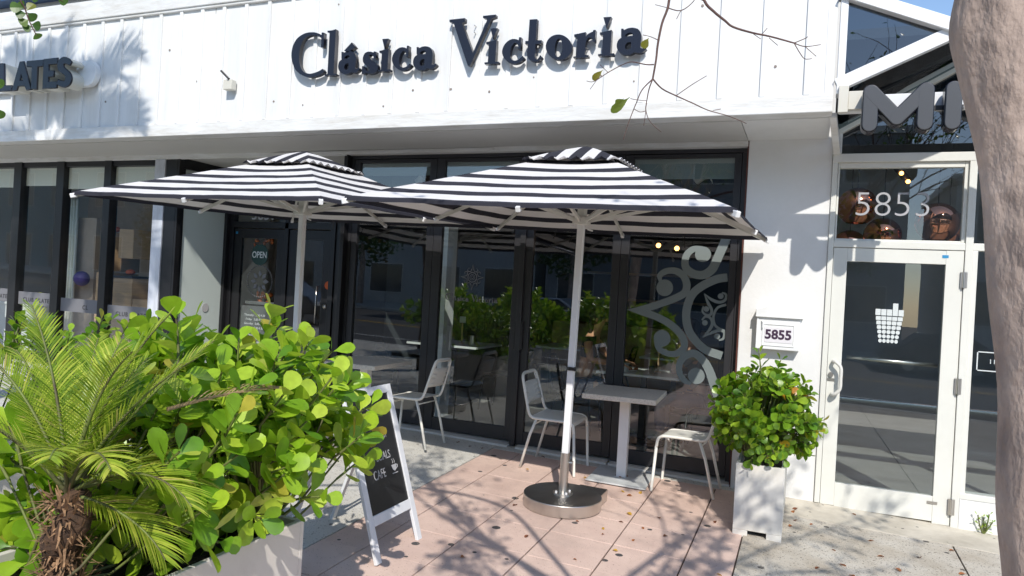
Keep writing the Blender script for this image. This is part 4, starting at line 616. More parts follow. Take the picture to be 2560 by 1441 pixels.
for a in ((fx0-.01, fx1+.01, fz0-.01, fz0), (fx0-.01, fx1+.01, fz1, fz1+.01), (fx0-.01, fx0, fz0, fz1), (fx1, fx1+.01, fz0, fz1)): b.box(a[0], a[1], -0.101, -0.094, a[2], a[3])
b.build('plate_frame', M['white'], MBX, bev=0.002)
text('5855', 0.105, 'house_number', M['number'], (-0.2015, -0.1, 1.348), parent=MBX, bold=0.0035)
# ---------------------------------------------------------------- parasols
def make_umbrella(base, tilt, zc, h, rot, label, S=1.225):
    U = empty('patio_umbrella', label, 'umbrella', base, 'striped market umbrellas', world=False); U.rotation_euler = (tilt[0], tilt[1], rot)
    b = MB(); N_ = 12
    def top(x, y):   # sagging pyramid
        d = max(abs(x), abs(y))/S; e = min(abs(x), abs(y))/max(1e-6, max(abs(x), abs(y)))
        return h*(1-d) - 0.010*sin(pi*min(1, d))*(1-e**3) - 0.010*(1-e*e)*d + 0.0035*sin(x*9+y*4)*sin(y*11-x*3)
    def sheet(b, S0, S1, off, fn, rip=0, flip=False):
        for k in range(4):
            def P(i, j):
                d = S0+(S1-S0)*i/N_; e = -1+2*j/16; x, y = e*d, -d
                z = fn(x, y)+off
                if rip and i == N_: z += rip*abs(sin(e*pi*4))
                a = k*pi/2; return (x*cos(a)-y*sin(a), x*sin(a)+y*cos(a), z)
            for i in range(N_):
                for j in range(16):
                    q = [P(i, j), P(i, j+1), P(i+1, j+1), P(i+1, j)]
                    if i == 0 and S0 < 1e-5: q = [P(0, 0), P(1, j+1), P(1, j)]
                    b.face(q if not flip else q[::-1])
    sheet(b, 0.10, S, 0, top); sheet(b, 0.10, S, -0.004, top, flip=True)
    for k in range(4):    # hem
        for j in range(16):
            def Q(j, o, dz):
                e = -1+2*j/16; x, y = e*(S+o), -(S+o); z = top(e*S, -S)+dz; a = k*pi/2; return (x*cos(a)-y*sin(a), x*sin(a)+y*cos(a), z)
            b.face([Q(j, 0, 0), Q(j, 0.006, -0.022), Q(j+1, 0.006, -0.022), Q(j+1, 0, 0)])
    c = b.build('canopy', M['canopy'], None, fix=False, smooth=True); c.location = (0, 0, zc); c.parent = U
    b = MB(); SV = 0.36
    def vt(x, y):
        d = max(abs(x), abs(y))/SV; return h+0.035-d*0.115 - 0.04*d*d
    sheet(b, 0.0, SV, 0, vt, 0.026); sheet(b, 0.0, SV, -0.004, vt, 0.026, flip=True)
    c = b.build('vent_flap', M['vent'], None, fix=False, smooth=True); c.location = (0, 0, zc); c.parent = U
    b = MB(); b.bar((0, 0, 0.1), (0, 0, zc+0.12), 0.05, 0.05, up=(0, 1, 0)); b.build('pole', M['alu'], U, bev=0.006)
    b = MB(); b.box(-0.055, 0.055, -0.055, 0.055, zc-0.04, zc+0.02); b.box(-0.03, 0.03, -0.03, 0.03, zc+0.02, zc+0.30); b.cyl((0, 0, zc+h-0.09), 0.05, 0.06, 16); b.build('hub', M['alud'], U, bev=0.006)
    b = MB(); b.tube([(0.05, 0, zc-0.07), (0.09, 0, zc-0.08)], 0.006); b.tube([(-0.05, 0, zc-0.05), (-0.085, 0, zc-0.05)], 0.005); b.build('pulley_hook', M['alu'], U)
    for k in range(8):
        a = k*pi/4; L = S*(sqrt(2) if k % 2 else 1); ux, uy = cos(a), sin(a)
        def rp(t): x, y = ux*L*t, uy*L*t; return (x, y, zc+top(x, y)-0.028-(0.0 if t < .9 else 0.0))
        b = MB(); b.bar(rp(0.035), rp(0.5), 0.018, 0.026); b.bar(rp(0.5), rp(0.985), 0.018, 0.026); r_ = b.build('rib', M['alud'], U)
        b = MB(); e = rp(0.985); b.bar(e, rp(1.012), 0.028, 0.034); b.build('rib_cap', M['alu'], r_, bev=0.004)
        b = MB(); m_ = rp(0.52); b.bar((ux*0.05, uy*0.05, zc-0.01), (m_[0], m_[1], m_[2]-0.012), 0.016, 0.024); b.build('strut', M['alud'], U)
    b = MB(); e = [(0.55, S*0.98, zc-0.01), (0.55, S*0.98, zc-0.06), (0.56, S*0.98, zc-0.12)]; b.tube(e, 0.004, 6); b.tube([(-0.62, S*0.97, zc-0.01), (-0.64, S*0.97, zc-0.1)], 0.004, 6); b.build('tie_strap', M['black'], U)
    b = MB(); b.tube([(0, 0, 1.02), (0, 0, 1.045)], 0.038, 14); b.tube([(0.03, -0.03, 1.03), (0.045, -0.035, 1.03)], 0.012); b.build('strap', M['black'], U)
    # weighted disc base
    b = MB(); b.lathe([(0.001, 0.0), (0.288, 0.0), (0.293, 0.005), (0.293, 0.082), (0.289, 0.087)], (0, 0, 0), 72); D = b.build('base_disc', M['steel'], U, smooth='auto')
    b = MB(); b.lathe([(0.290, 0.0865), (0.285, 0.089), (0.001, 0.089)], (0, 0, 0), 72); b.build('disc_top', M['steeldisc'], D, smooth=True)
    b = MB(); b.box(0.04, 0.262, 0.12, 0.31, 0.0, 0.086); dw = b.build('drawer', M['steel'], D, bev=0.003); MB().box(0.042, 0.26, 0.122, 0.308, 0.0862, 0.0885).build('drawer_top', M['steeldisc'], dw)
    b = MB(); b.tube([(0, 0, 0.088), (0, 0, 0.40)], 0.034, 28); b.tube([(0.03, 0, 0.33), (0.06, 0, 0.33)], 0.009, 8); b.tube([(0.06, 0, 0.345), (0.062, 0, 0.27)], 0.006, 8); b.build('base_tube', M['steel'], U, smooth='auto')
    b = MB(); b.cyl((0, 0, 0.089), 0.075, 0.012, 32); fl = b.build('flange', M['steel'], U, smooth='auto')
    b = MB(); [b.cyl((0.056*cos(pi/4+i*pi/2), 0.056*sin(pi/4+i*pi/2), 0.101), 0.009, 0.012, 8) for i in range(4)]; b.build('bolt', M['alu'], fl)
    return U
make_umbrella((-1.615, -1.29, gz(-1.615, -1.29)+0.002), (0.024, 0.022), 2.14, 0.505, -0.013, 'striped umbrella at the right, its steel disc base in full view')
make_umbrella((-4.10, -1.33, gz(-4.1, -1.33)+0.002), (0.026, 0.02), 2.10, 0.475, -0.053, 'striped umbrella at the left, its base hidden behind the hedge')
# ---------------------------------------------------------------- chairs and tables
def chair_proto(m, label, cat='chair', group=None):
    c = empty('metal_chair', label, cat, (0, 0, 0), group, world=False); r = 0.0125
    b = MB(); left = [(0.215, 0.2, 0.36), (0.205, 0.2, 0.42), (0.18, 0.2, 0.448), (0.12, 0.2, 0.455), (-0.12, 0.2, 0.448), (-0.175, 0.2, 0.455), (-0.205, 0.197, 0.49), (-0.24, 0.19, 0.60), (-0.285, 0.175, 0.75), (-0.298, 0.16, 0.795), (-0.304, 0.125, 0.812), (-0.307, 0.08, 0.816)]
    pth = catmull(left+[(x, -y, z) for x, y, z in reversed(left)], 3); b.tube(pth, r, 8)
    b.tube([(-0.14, 0.19, 0.40), (-0.14, -0.19, 0.40)], 0.007, 6); b.tube([(0.12, 0.2, 0.44), (0.12, 0.14, 0.41), (0.12, -0.14, 0.41), (0.12, -0.2, 0.44)], 0.008, 6); b.build('frame', m, c, smooth=True)
    for s in (1, -1):
        MB().tube([(0.215, 0.2*s, 0.37), (0.245, 0.205*s, 0.012), (0.246, 0.205*s, 0.0)], [r, r, 0.012], 8).build('leg', m, c, smooth=True)
        MB().tube([(-0.13, 0.195*s, 0.445), (-0.18, 0.2*s, 0.3), (-0.25, 0.205*s, 0.0)], [r, r, 0.012], 8).build('leg', m, c, smooth=True)
    b = MB(); pr = [(0.212, 0.425), (0.198, 0.447), (0.165, 0.459), (0.1, 0.462), (-0.1, 0.458), (-0.18, 0.462)]
    for i in range(len(pr)-1):
        (x0, z0), (x1, z1) = pr[i], pr[i+1]; b.face([(x0, -0.2, z0), (x0, 0.2, z0), (x1, 0.2, z1), (x1, -0.2, z1)])
    s_ = b.build('seat', m, c, weld=True); sd = s_.modifiers.new('solid', 'SOLIDIFY'); sd.thickness = 0.005
    b = MB()
    def bk(t, y): z = 0.56+t*0.25; x = -0.228-(z-0.56)*0.31-0.018*cos(y/0.18*pi/2); return (x, y, z)
    T = [0, 0.17, 0.34, 0.51, 0.70]; Y = [-0.18, -0.12, -0.06, 0, 0.06, 0.12, 0.18]
    for i in range(4):
        for j in range(6): k0 = 1-0.03*T[i]; b.face([bk(T[i], Y[j]*k0), bk(T[i], Y[j+1]*k0), bk(T[i+1], Y[j+1]*k0), bk(T[i+1], Y[j]*k0)])
    for j in range(6):
        b.face([bk(0.93, Y[j]*0.85), bk(0.93, Y[j+1]*0.85), bk(1.0, Y[j+1]*0.8), bk(1.0, Y[j]*0.8)])
    for s in (1, -1): b.face([bk(0.70, 0.18*0.98*s), bk(0.70, 0.145*s), bk(0.93, 0.13*s), bk(0.93, 0.85*0.18*s)])
    s_ = b.build('backrest', m, c, smooth=True, weld=True); sd = s_.modifiers.new('solid', 'SOLIDIFY'); sd.thickness = 0.004
    return c
def tilt_to_ground(o):
    o.rotation_euler[0] = GY*0+0; return o
ch = chair_proto(M['chair'], 'ivory metal chair facing right to the terrace table, beside the umbrella pole', group='ivory metal terrace chairs')
ch.location = (-1.995, -0.355, gz(-1.995, -0.355)+0.004); ch.rotation_euler = (0.03, 0.03, 0.0)
dup(ch, (-0.845, -0.33, gz(-0.845, -0.33)+0.004), pi-0.03, 'ivory metal chair between the terrace table and the white planter')
dup(ch, (-3.385, -0.475, gz(-3.385, -0.475)+0.004), pi+0.05, 'ivory metal chair behind the chalkboard, facing left to the half hidden table')
def table(x, y, rz, label):
    t = empty('cafe_table', label, 'table', (x, y, gz(x, y)), 'square terrazzo terrace tables', world=False); t.rotation_euler = (0, 0.0, rz)
    MB().box(-0.305, 0.305, -0.35, 0.35, 0.70, 0.742).build('tabletop', M['terrazzo'], t, bev=0.004)
    MB().box(-0.042, 0.042, -0.042, 0.042, 0.012, 0.70).build('column', M['alu'], t, bev=0.006)
    MB().box(-0.25, 0.25, -0.29, 0.29, 0.001, 0.013, mw=Matrix.Rotation(0.03, 4, 'Y')).build('base_plate', mat('worn_base', (0.58, 0.60, 0.60), 0.55, var=0.15, vscale=6), t, bev=0.003)
    b = MB()
    for i in range(10): a = R.uniform(0, 2*pi); b.ball((0.046*cos(a)*1.1, 0.046*sin(a)*1.1, 0.015), R.uniform(0.004, 0.009))
    b.build('rust_patch', M['rust'], t); return t
table(-1.40, -0.30, 0.05, 'speckled stone terrace table on a square white column between two ivory chairs')
table(-3.88, -0.55, 0.02, 'speckled stone terrace table half hidden behind the hedge and chalkboard')
# interior furniture
def itable(x, y, sx, sy, label):
    t = empty('dining_table', label, 'table', (x, y, gz(x, 0)+0.02), 'white dining tables inside the cafe', world=False)
    MB().box(-sx/2, sx/2, -sy/2, sy/2, 0.715, 0.74).build('tabletop', M['itab'], t, bev=0.003)
    b = MB(); b.box(-0.03, 0.03, -0.03, 0.03, 0.02, 0.715); b.build('column', M['ichair'], t); MB().box(-0.25, 0.25, -0.25, 0.25, 0, 0.02).build('base_plate', M['ichair'], t); return t
itable(-1.56, 1.22, 0.86, 0.75, 'white edged dining table by the glass where two people sit')
itable(-4.08, 1.75, 0.95, 0.8, 'white edged dining table behind the second glass door'); itable(-3.0, 3.2, 0.8, 0.8, 'white dining table in the middle of the cafe'); itable(-1.6, 3.4, 0.8, 0.8, 'white dining table at the back right of the cafe')
ic = chair_proto(M['ichair'], 'black metal chair on the right of the left inside table', group='black metal chairs inside the cafe')
ic.location = (-3.35, 1.7, gz(-3.35, 0)+0.02); ic.rotation_euler = (0, 0, pi)
for i, (x, y, a, l) in enumerate([(-4.5, 1.0, 1.2, 'black metal chair on the near left of the left inside table'), (-2.30, 1.18, 0.0, 'black metal chair under the seated person with the black top'), (-0.85, 1.25, pi, 'black metal chair under the seated person with raised hands'),
     (-3.6, 3.2, 0, 'black metal chair left of the middle inside table'), (-2.4, 3.2, pi, 'black metal chair right of the middle inside table'), (-1.0, 3.4, pi, 'black metal chair right of the back inside table')]):
    dup(ic, (x, y, gz(x, 0)+0.02), a, l)
def cup(name, x, y, z, label, cat, prof, m, seg=20, parent=None):
    b = MB(); b.lathe(prof, (x, y, z), seg); return tag(b.build(name, m, None, smooth='auto'), label, cat)
zt = gz(-1.5, 0)+0.02+0.741
cup('white_mug', -1.72, 1.0, zt, 'white cup standing before the seated person in black', 'cup', [(0.001, 0), (0.035, 0), (0.045, 0.09), (0.04, 0.09), (0.03, 0.01)], M['itab'])
cup('dark_bottle', -1.80, 1.2, zt, 'tall dark bottle on the table where two people sit', 'bottle', [(0.001, 0), (0.035, 0), (0.035, 0.12), (0.012, 0.17), (0.012, 0.2), (0.001, 0.2)], M['glassd'])
cup('condiment_jar', -1.45, 1.05, zt, 'small green lidded jar beside the white cup', 'jar', [(0.001, 0), (0.03, 0), (0.03, 0.08), (0.001, 0.085)], M['signgreen'])
cup('food_plate', -1.68, 1.12, zt, 'white plate holding orange food near the resting hand', 'plate', [(0.001, 0), (0.07, 0), (0.11, 0.015), (0.11, 0.018), (0.001, 0.008)], M['itab'], 28)
b = MB(); [b.ball((-1.68+R.uniform(-.05, .05), 1.12+R.uniform(-.05, .05), zt+0.025), R.uniform(.012, .022)) for i in range(9)]; tag(b.build('breakfast_food', M['flower'], None, smooth=True), 'orange food heaped on the white plate inside', 'food')
def stand(x, y, zt, label, h=0.26, m=M['wood']):
    t = empty('number_stand', label, 'table sign', (x, y, zt), 'table number stands inside', world=False); MB().box(-0.008, 0.008, -0.008, 0.008, 0, h).build('stick', m, t); MB().box(-0.04, 0.04, -0.004, 0.004, h, h+0.08).build('card', M['itab'], t); MB().box(-0.03, 0.03, -0.03, 0.03, 0, 0.012).build('foot', m, t)
stand(-1.42, 1.25, zt, 'card on a wooden stick standing between the two seated people'); zl = gz(-4.08, 0)+0.761; stand(-3.98, 1.72, zl, 'card on a wooden stick standing on the left inside table')
cup('cutlery_tin', -3.78, 1.6, zl, 'round steel tin on the left inside table', 'tin', [(0.001, 0), (0.05, 0), (0.05, 0.12), (0.045, 0.12), (0.045, 0.01)], M['steel'])
b = MB(); b.tube([(-1.95, 1.6, 2.5), (-1.3, 1.6, 2.5)], 0.008, 6); tag(b.build('strip_light', M['strip'], None), 'thin warm strip light glowing high inside the right door pane', 'lamp', 'strip lights inside the cafe')
b = MB(); b.tube([(-1.72, 2.0, 2.45), (-1.1, 2.0, 2.45)], 0.008, 6); tag(b.build('strip_light', M['strip'], None), 'thin warm strip light just below the higher one inside', 'lamp', 'strip lights inside the cafe')
for i, (x, y, z) in enumerate([(-1.75, 2.6, 2.25), (-1.52, 2.6, 2.22)]):
    t = empty('hanging_bulb', ('left' if i == 0 else 'right')+' of two small warm hanging bulbs inside behind the scroll ornament', 'lamp', (x, y, z), world=True)
    MB().ball((x, y, z), 0.03, seg=10).build('bulb', M['bulb'], t, smooth=True); MB().tube([(x, y, z+0.02), (x, y, 3.3)], 0.004, 5).build('cord', M['black'], t)
for i, (x, l) in enumerate([(-4.05, 'white track spotlight behind the first door top'), (-1.0, 'white track spotlight behind the right door top')]):
    t = empty('track_spotlight', l, 'lamp', (x, 0.6, 2.78), world=True)
    MB().tube([(x-0.04, 0.6, 2.74), (x+0.05, 0.56, 2.80)], 0.04, 16).build('housing', M['white'], t, smooth='auto'); b = MB(); b.tube([(x, 0.6, 2.8), (x+0.03, 0.6, 3.3)], 0.008, 6); b.tube([(x+0.06, 0.5, 2.85), (x+0.13, 0.5, 2.7)], 0.006, 6); b.build('bracket', M['white'], t)
# shop interior left: shelf cubes, cabinet, balls
SH = empty('cube_shelf', 'stack of pale wooden cubes behind the last left shop window', 'shelf', (-8.4, 0.6, 0.2))
for i, (x, z0_, w_, z1_) in enumerate([(-8.74, 0.3, 0.30, 1.52), (-8.42, 0.3, 0.34, 1.46), (-8.70, 1.54, 0.27, 2.05), (-8.36, 1.72, 0.26, 2.1), (-8.06, 0.3, 0.3, 1.2)]):
    MB().box(x, x+w_, 0.35, 0.75, z0_, z1_).build('cube', M['wood'], SH, bev=0.004)
MB().box(-8.42, -8.08, 0.34, 0.76, 1.462, 1.49).build('shelf_board', M['black'], SH)
tag(MB().box(-9.42, -8.98, 0.5, 0.56, 0.25, 2.25).build('display_panel', mat('tan_panel', (0.55, 0.42, 0.32), 0.7, var=0.1), None), 'tan upright panel behind the third shop window', 'panel')
b = MB()
for i in range(9): b.tube([(-9.50+0.03*i, 0.42+0.02*(i % 2), 0.3), (-9.50+0.03*i, 0.42+0.02*(i % 2), 2.5)], 0.019, 8)
tag(b.build('white_drape', M['shade'], None, smooth=True), 'white gathered drape hanging behind the third shop window', 'curtain')
for i, (x, z) in enumerate([(-8.24, 1.54), (-8.55, 2.1), (-9.15, 1.35)]):
    tag(MB().ball((x, 0.45, z), 0.05, sq=(1.4, 1, 0.8)).build('orange_weight', M['orange'], None, smooth=True), ['small orange weight on the dark shelf board', 'small orange weight on the highest wooden cube', 'small orange weight before the tan panel'][i], 'weight')
tag(MB().ball((-9.0, 0.34, 1.42), 0.10).build('exercise_ball', M['violet'], None, smooth=True), 'dark violet exercise ball behind the third shop window', 'ball')
CB = empty('reception_cabinet', 'white reception cabinet low behind the left shop windows', 'cabinet', (-10.6, 0.8, 0.2))
MB().box(-11.3, -10.05, 0.5, 1.0, 0.3, 0.98).build('body', M['itab'], CB, bev=0.005); MB().box(-11.32, -10.03, 0.48, 1.02, 0.98, 1.01).build('worktop', M['white'], CB)
for i, x in enumerate((-10.22, -11.12)):
    t = empty('massage_ball', ['lime ball with a black ring on the right of the white cabinet', 'lime ball with a black ring at the far left of the cabinet'][i], 'ball', (x, 0.65, 1.09)); MB().ball((x, 0.65, 1.09), 0.085).build('ball', M['lime'], t, smooth=True); MB().tube([(x+0.06, 0.575, 1.09), (x+0.07, 0.567, 1.09)], 0.04, 16).build('ring', M['black'], t)
cup('white_pot', -10.5, 0.65, 1.01, 'white cup shaped pot left of the lime ball', 'pot', [(0.001, 0), (0.05, 0), (0.065, 0.14), (0.058, 0.14), (0.045, 0.01)], M['itab'])
# ---------------------------------------------------------------- chalkboard A-frame
AB = empty('chalkboard_sign', 'white framed A-frame chalkboard with chalk lettering standing by the hedge', 'sign', (-2.4, -2.65, 0))
y0, y1 = -2.915, -2.39; pb_ = Vector((-2.20, 0, -0.015)); pt_ = Vector((-2.50, 0, 0.945)); U_ = (pt_-pb_).normalized(); Nn = Vector((U_.z, 0, -U_.x))  # faces +X and up
def fr(s, y, o=0.0): p = pb_+U_*s+Nn*o; return Vector((p.x, y, p.z))
H_ = (pt_-pb_).length
b = MB(); W_ = 0.052; T_ = 0.022
def mem(b, s0, y_0, s1, y_1, w=W_): b.bar(fr(s0, y_0), fr(s1, y_1), w, T_, up=tuple(Nn))
mem(b, 0.0, y0+W_/2, H_, y0+W_/2); mem(b, 0.0, y1-W_/2, H_, y1-W_/2); b.build('side_rail', M['chalkframe'], AB, bev=0.003)
for s_, w_ in ((H_-W_/2, W_), (0.235, 0.06)): b = MB(); mem(b, s_, y0+W_, s_, y1-W_, w_); b.build('cross_rail', M['chalkframe'], AB, bev=0.003)
b = MB(); b.face([fr(0.265, y0+W_, 0.002), fr(0.265, y1-W_, 0.002), fr(H_-W_, y1-W_, 0.002), fr(H_-W_, y0+W_, 0.002)]); b.face([fr(0.265, y0+W_, -0.006), fr(H_-W_, y0+W_, -0.006), fr(H_-W_, y1-W_, -0.006), fr(0.265, y1-W_, -0.006)]); BD = b.build('blackboard', M['chalk'], AB, fix=False)
b = MB(); q0 = Vector((-2.86, 0, 0.0)); 
for y in (y0+0.03, y1-0.03): b.bar((q0.x, y, 0.005), (pt_.x-0.02, y, pt_.z-0.02), 0.04, 0.02)
b.bar((-2.8, y0+0.03, 0.16), (-2.8, y1-0.03, 0.16), 0.02, 0.05); b.build('back_leg', M['chalkframe'], AB, bev=0.003)
for s_, t_, sz, sx in ((0.70, 'BREAKFAST', 0.06, 0.72), (0.575, 'SPECIALS', 0.07, 0.75), (0.475, 'CAFE', 0.08, 0.72)):
    yy = -2.652 if t_ != 'CAFE' else -2.70
    text(t_, sz, 'chalk_lettering', M['chalkw'], tuple(fr(s_, yy, 0.004)), right=(0, 1, 0), up=tuple(U_), ext=0.0005, parent=BD, sx=sx)
b = MB(); c0 = (-2.53, 0.485)
cu_ = [(c0[0]+a, c0[1]+d) for a, d in ((-0.03, 0.02), (0.03, 0.02), (0.022, -0.01), (0.0, -0.022), (-0.022, -0.01))]; b.face([fr(s, y, 0.0045) for y, s in cu_])
b.face([fr(s, y, 0.0045) for y, s in ((c0[0]-0.035, c0[1]-0.03), (c0[0]+0.035, c0[1]-0.03), (c0[0]+0.03, c0[1]-0.036), (c0[0]-0.03, c0[1]-0.036))])
for k in (-0.012, 0.008): b.tube([fr(c0[1]+0.028, c0[0]+k, 0.004), fr(c0[1]+0.04, c0[0]+k+0.006, 0.004), fr(c0[1]+0.055, c0[0]+k-0.003, 0.004)], 0.0018, 5)
b.tube([fr(c0[1]+0.012, c0[0]+0.028, 0.004), fr(c0[1]+0.012, c0[0]+0.042, 0.004), fr(c0[1]-0.004, c0[0]+0.036, 0.004), fr(c0[1]-0.006, c0[0]+0.022, 0.004)], 0.002, 5); b.build('chalk_cup', M['chalkw'], BD)
b = MB(); q = [fr(0.875+0.016*sin(t*0.9), -2.78+0.022*t, 0.004) for t in range(12)]; b.tube(q, 0.002, 5); b.tube([fr(0.86, -2.53, 0.004), fr(0.875, -2.505, 0.004), fr(0.895, -2.505, 0.004), fr(0.90, -2.52, 0.004)], 0.003, 5); b.build('chalk_flourish', M['chalkw'], BD)
# ---------------------------------------------------------------- planters and plants
def trough(x0, x1, y0, y1, zb, zt, m, label, foot=False):
    t = empty('planter_box', label, 'planter', ((x0+x1)/2, (y0+y1)/2, zb)); w_ = 0.025
    b = MB(); z0 = zb+(0.03 if foot else 0)
    b.box(x0, x1, y0, y0+w_, z0, zt); b.box(x0, x1, y1-w_, y1, z0, zt); b.box(x0, x0+w_, y0+w_, y1-w_, z0, zt); b.box(x1-w_, x1, y0+w_, y1-w_, z0, zt)
    if foot:
        for a in (x0, x1-0.1): b.box(a, a+0.1, y0, y0+0.03, zb-0.02, z0); b.box(a, a+0.1, y1-0.03, y1, zb, z0)
        b.box(x1-0.03, x1, y0+0.03, y0+0.35, zb-0.02, z0)
    b.build('shell', m, t, bev=0.004); MB().box(x0+w_, x1-w_, y0+w_, y1-w_, zb+0.1, zt-0.07).build('soil', M['soil'], t); return t
trough(-2.62, -1.95, -5.75, -3.92, -0.09, 0.57, M['planter'], 'long beige planter at lower left full of glossy hedge plants')
trough(-4.8, -4.1, -4.9, -3.0, -0.02, 0.6, M['planter'], 'second beige planter behind the palm at the far left')
trough(-0.40, -0.075, -1.14, -0.14, -0.02, 0.475, M['planterw'], 'white square planter in front of the pillar holding a leafy bush', True)
def leaf(b, base, d, nrm, L, Wd, curl=0.15, fold=0.12):
    d = d.normalized(); s = d.cross(nrm).normalized(); n = s.cross(d)
    T = (0.0, 0.16, 0.38, 0.62, 0.82, 0.95, 1.0); Wf = (0.03, 0.16, 0.62, 0.95, 0.9, 0.5, 0.0)
    L1 = []
    for t, wf in zip(T, Wf):
        c = base+d*(L*t)+n*(-curl*L*t*t); hw = Wd*0.5*wf; L1.append((c-n*0.0, c+s*hw+n*(fold*hw), c-s*hw+n*(fold*hw)))
    n0 = len(b.v)
    for a in L1: b.v += [tuple(p) for p in a]
    for i in range(len(T)-1):
        k = n0+3*i; b.f.append((k, k+3, k+4, k+1)); b.m.append(0); b.f.append((k, k+2, k+5, k+3)); b.m.append(0)
def shoot(bl, bs, p0, p1, npair, L, Wd, rnd, start=0.35):
    ax = (p1-p0); ln = ax.length; side = ax.cross(Vector((rnd.uniform(-1, 1), rnd.uniform(-1, 1), 0.3))).normalized(); mid = p0+ax*0.5+side*ln*rnd.uniform(-0.12, 0.12)
    pts = [(p0*(1-t)**2+mid*2*t*(1-t)+p1*t*t) for t in [i/5 for i in range(6)]]; bs.tube(pts, [0.006]*3+[0.0045]*3, 5, cap=False)
    rot = rnd.uniform(0, pi)
    for k in range(npair):
        t = start+(1-start)*k/(max(1, npair-1)); p = p0*(1-t)**2+mid*2*t*(1-t)+p1*t*t; dr = (mid*2*(1-2*t)-p0*2*(1-t)+p1*2*t).normalized()
        u = dr.orthogonal().normalized(); v = dr.cross(u); a = rot+k*pi/2+rnd.uniform(-0.25, 0.25)
        last = k == npair-1
        for sgn in (0, pi):
            o = u*cos(a+sgn)+v*sin(a+sgn); op = rnd.uniform(0.75, 1.15) if not last else rnd.uniform(0.4, 0.8)
            d = (dr*cos(op)+o*sin(op)); d.z += rnd.uniform(-0.08, 0.10); sc_ = rnd.uniform(0.75, 1.12)*(0.8 if last else 1)
            leaf(bl, p+o*0.005, d, (dr*sin(op)-o*cos(op)), L*sc_, Wd*sc_*rnd.uniform(0.85, 1.1), rnd.uniform(-0.05, 0.22), rnd.uniform(0.0, 0.3))
def bush(name, label, cat, tips, L, Wd, m, rnd, npair=(4, 6), ln=(0.25, 0.4), roots=None, loc=(0, 0, 0), twigs=None, group=None):
    e = empty(name, label, cat, loc, group); bl = MB(); bs = MB()
    for p1, dr in tips:
        l = rnd.uniform(*ln); p0 = p1-dr.normalized()*l; shoot(bl, bs, p0, p1, rnd.randint(*npair), L, Wd, rnd, 0.3)
        if roots:
            r_ = min(roots, key=lambda q: (q-p0).length); m_ = (p0+r_)/2+Vector((0, 0, -0.05)); bs.tube([r_, m_, p0], [0.007, 0.0055, 0.0045], 5, cap=False)
    bl.build('foliage', m, e, fix=False, smooth=True); bs.build('stems', M['stem'], e, fix=False, smooth=True); return e
rp_ = random.Random(21); tips = []
def htop(y): return 1.28+0.06*sin(y*9)+0.05*sin(y*17+1)-0.55*max(0, y+3.85)**1.1*1.8
while len(tips) < 265:
    x = rp_.uniform(-2.9, -1.8); y = rp_.uniform(-4.75, -3.38); z = rp_.uniform(0.45, 1.42)
    cx_ = (x+2.3)/0.62; zt_ = htop(y)
    if z > zt_ or (y > -3.85 and z < 0.6+0.5*(y+3.85)): continue
    lim = 1.0 if z > 0.7 else 0.95
    if abs(cx_) > lim: continue
    edge = max(abs(cx_), (z-0.5)/(zt_-0.5) if z > 0.5 else 0, (y+4.2)/1.0)
    if y < -4.4 and z > 1.22+(y+4.4)*0.6: continue
    if z < 0.68 and x > -2.1 and rp_.random() < 0.92: continue
    if edge < 0.72 and rp_.random() < 0.75: continue
    if y > -3.8 and abs(cx_) > 0.9-(y+3.8)*1.2: continue
    dr = Vector(((x+2.3)*1.3, max(0, (y+3.9))*1.3+rp_.uniform(-0.25, 0.25), 0.15+(z-0.75)*1.1+rp_.uniform(-0.15, 0.25)))
    if z < 0.7: dr.z -= 0.25
    tips.append((Vector((x, y, z)), dr))
for p in ((-2.3, -4.34, 1.42), (-2.34, -4.25, 1.28), (-2.3, -3.78, 1.44), (-2.33, -3.72, 1.34), (-2.25, -3.9, 1.30), (-2.1, -3.55, 1.1), (-2.2, -3.65, 1.18), (-2.08, -3.24, 0.96), (-2.05, -3.3, 0.85), (-1.98, -3.45, 0.74), (-2.15, -3.3, 1.06), (-2.4, -3.7, 1.22)):
    tips.append((Vector(p), Vector((rp_.uniform(-.1, .15), max(0, (p[1]+3.9))*1.6, 0.8 if p[2] > 1.2 else 0.25))))
roots = [Vector((-2.3+rp_.uniform(-.2, .2), y, 0.5)) for y in (-5.0, -4.7, -4.4, -4.1, -3.98)]
HS = bush('hedge_shrub', 'bright green shrub with thick paddle leaves spilling over the beige planter', 'shrub', tips, 0.122, 0.086, M['clusia'], rp_, (4, 5), (0.15, 0.24), roots, (-2.3, -4.4, 0.5))
tips = []
while len(tips) < 110:
    x = rp_.uniform(-5.0, -3.9); y = rp_.uniform(-4.8, -2.9); z = rp_.uniform(0.5, 1.28)
    if z < 1.1 and rp_.random() < 0.6: continue
    tips.append((Vector((x, y, z)), Vector((x+4.45, rp_.uniform(-.3, .3), z-0.6))))
bush('hedge_shrub', 'darker paddle leaved shrub behind the palm at the far left', 'shrub', tips, 0.09, 0.058, M['clusia'], rp_, (4, 6), (0.2, 0.32), [Vector((-4.45, y, 0.5)) for y in (-4.6, -4.2, -3.7, -3.3)], (-4.45, -4, 0.5))
tips = []
c_ = Vector((-0.235, -0.86, 0.80))
while len(tips) < 185:
    v = Vector((rp_.gauss(0, 1), rp_.gauss(0, 1), rp_.gauss(0, 1))).normalized()
    if v.z < -0.75: continue
    r_ = rp_.uniform(0.72, 0.94)+0.14*sin(v.x*5+1)*sin(v.z*4+v.y*3); p = c_+Vector((v.x*0.40*r_, v.y*0.42*r_, v.z*0.37*r_))
    if p.y > -0.3: continue
    tips.append((p, v+Vector((0, 0, 0.25))))
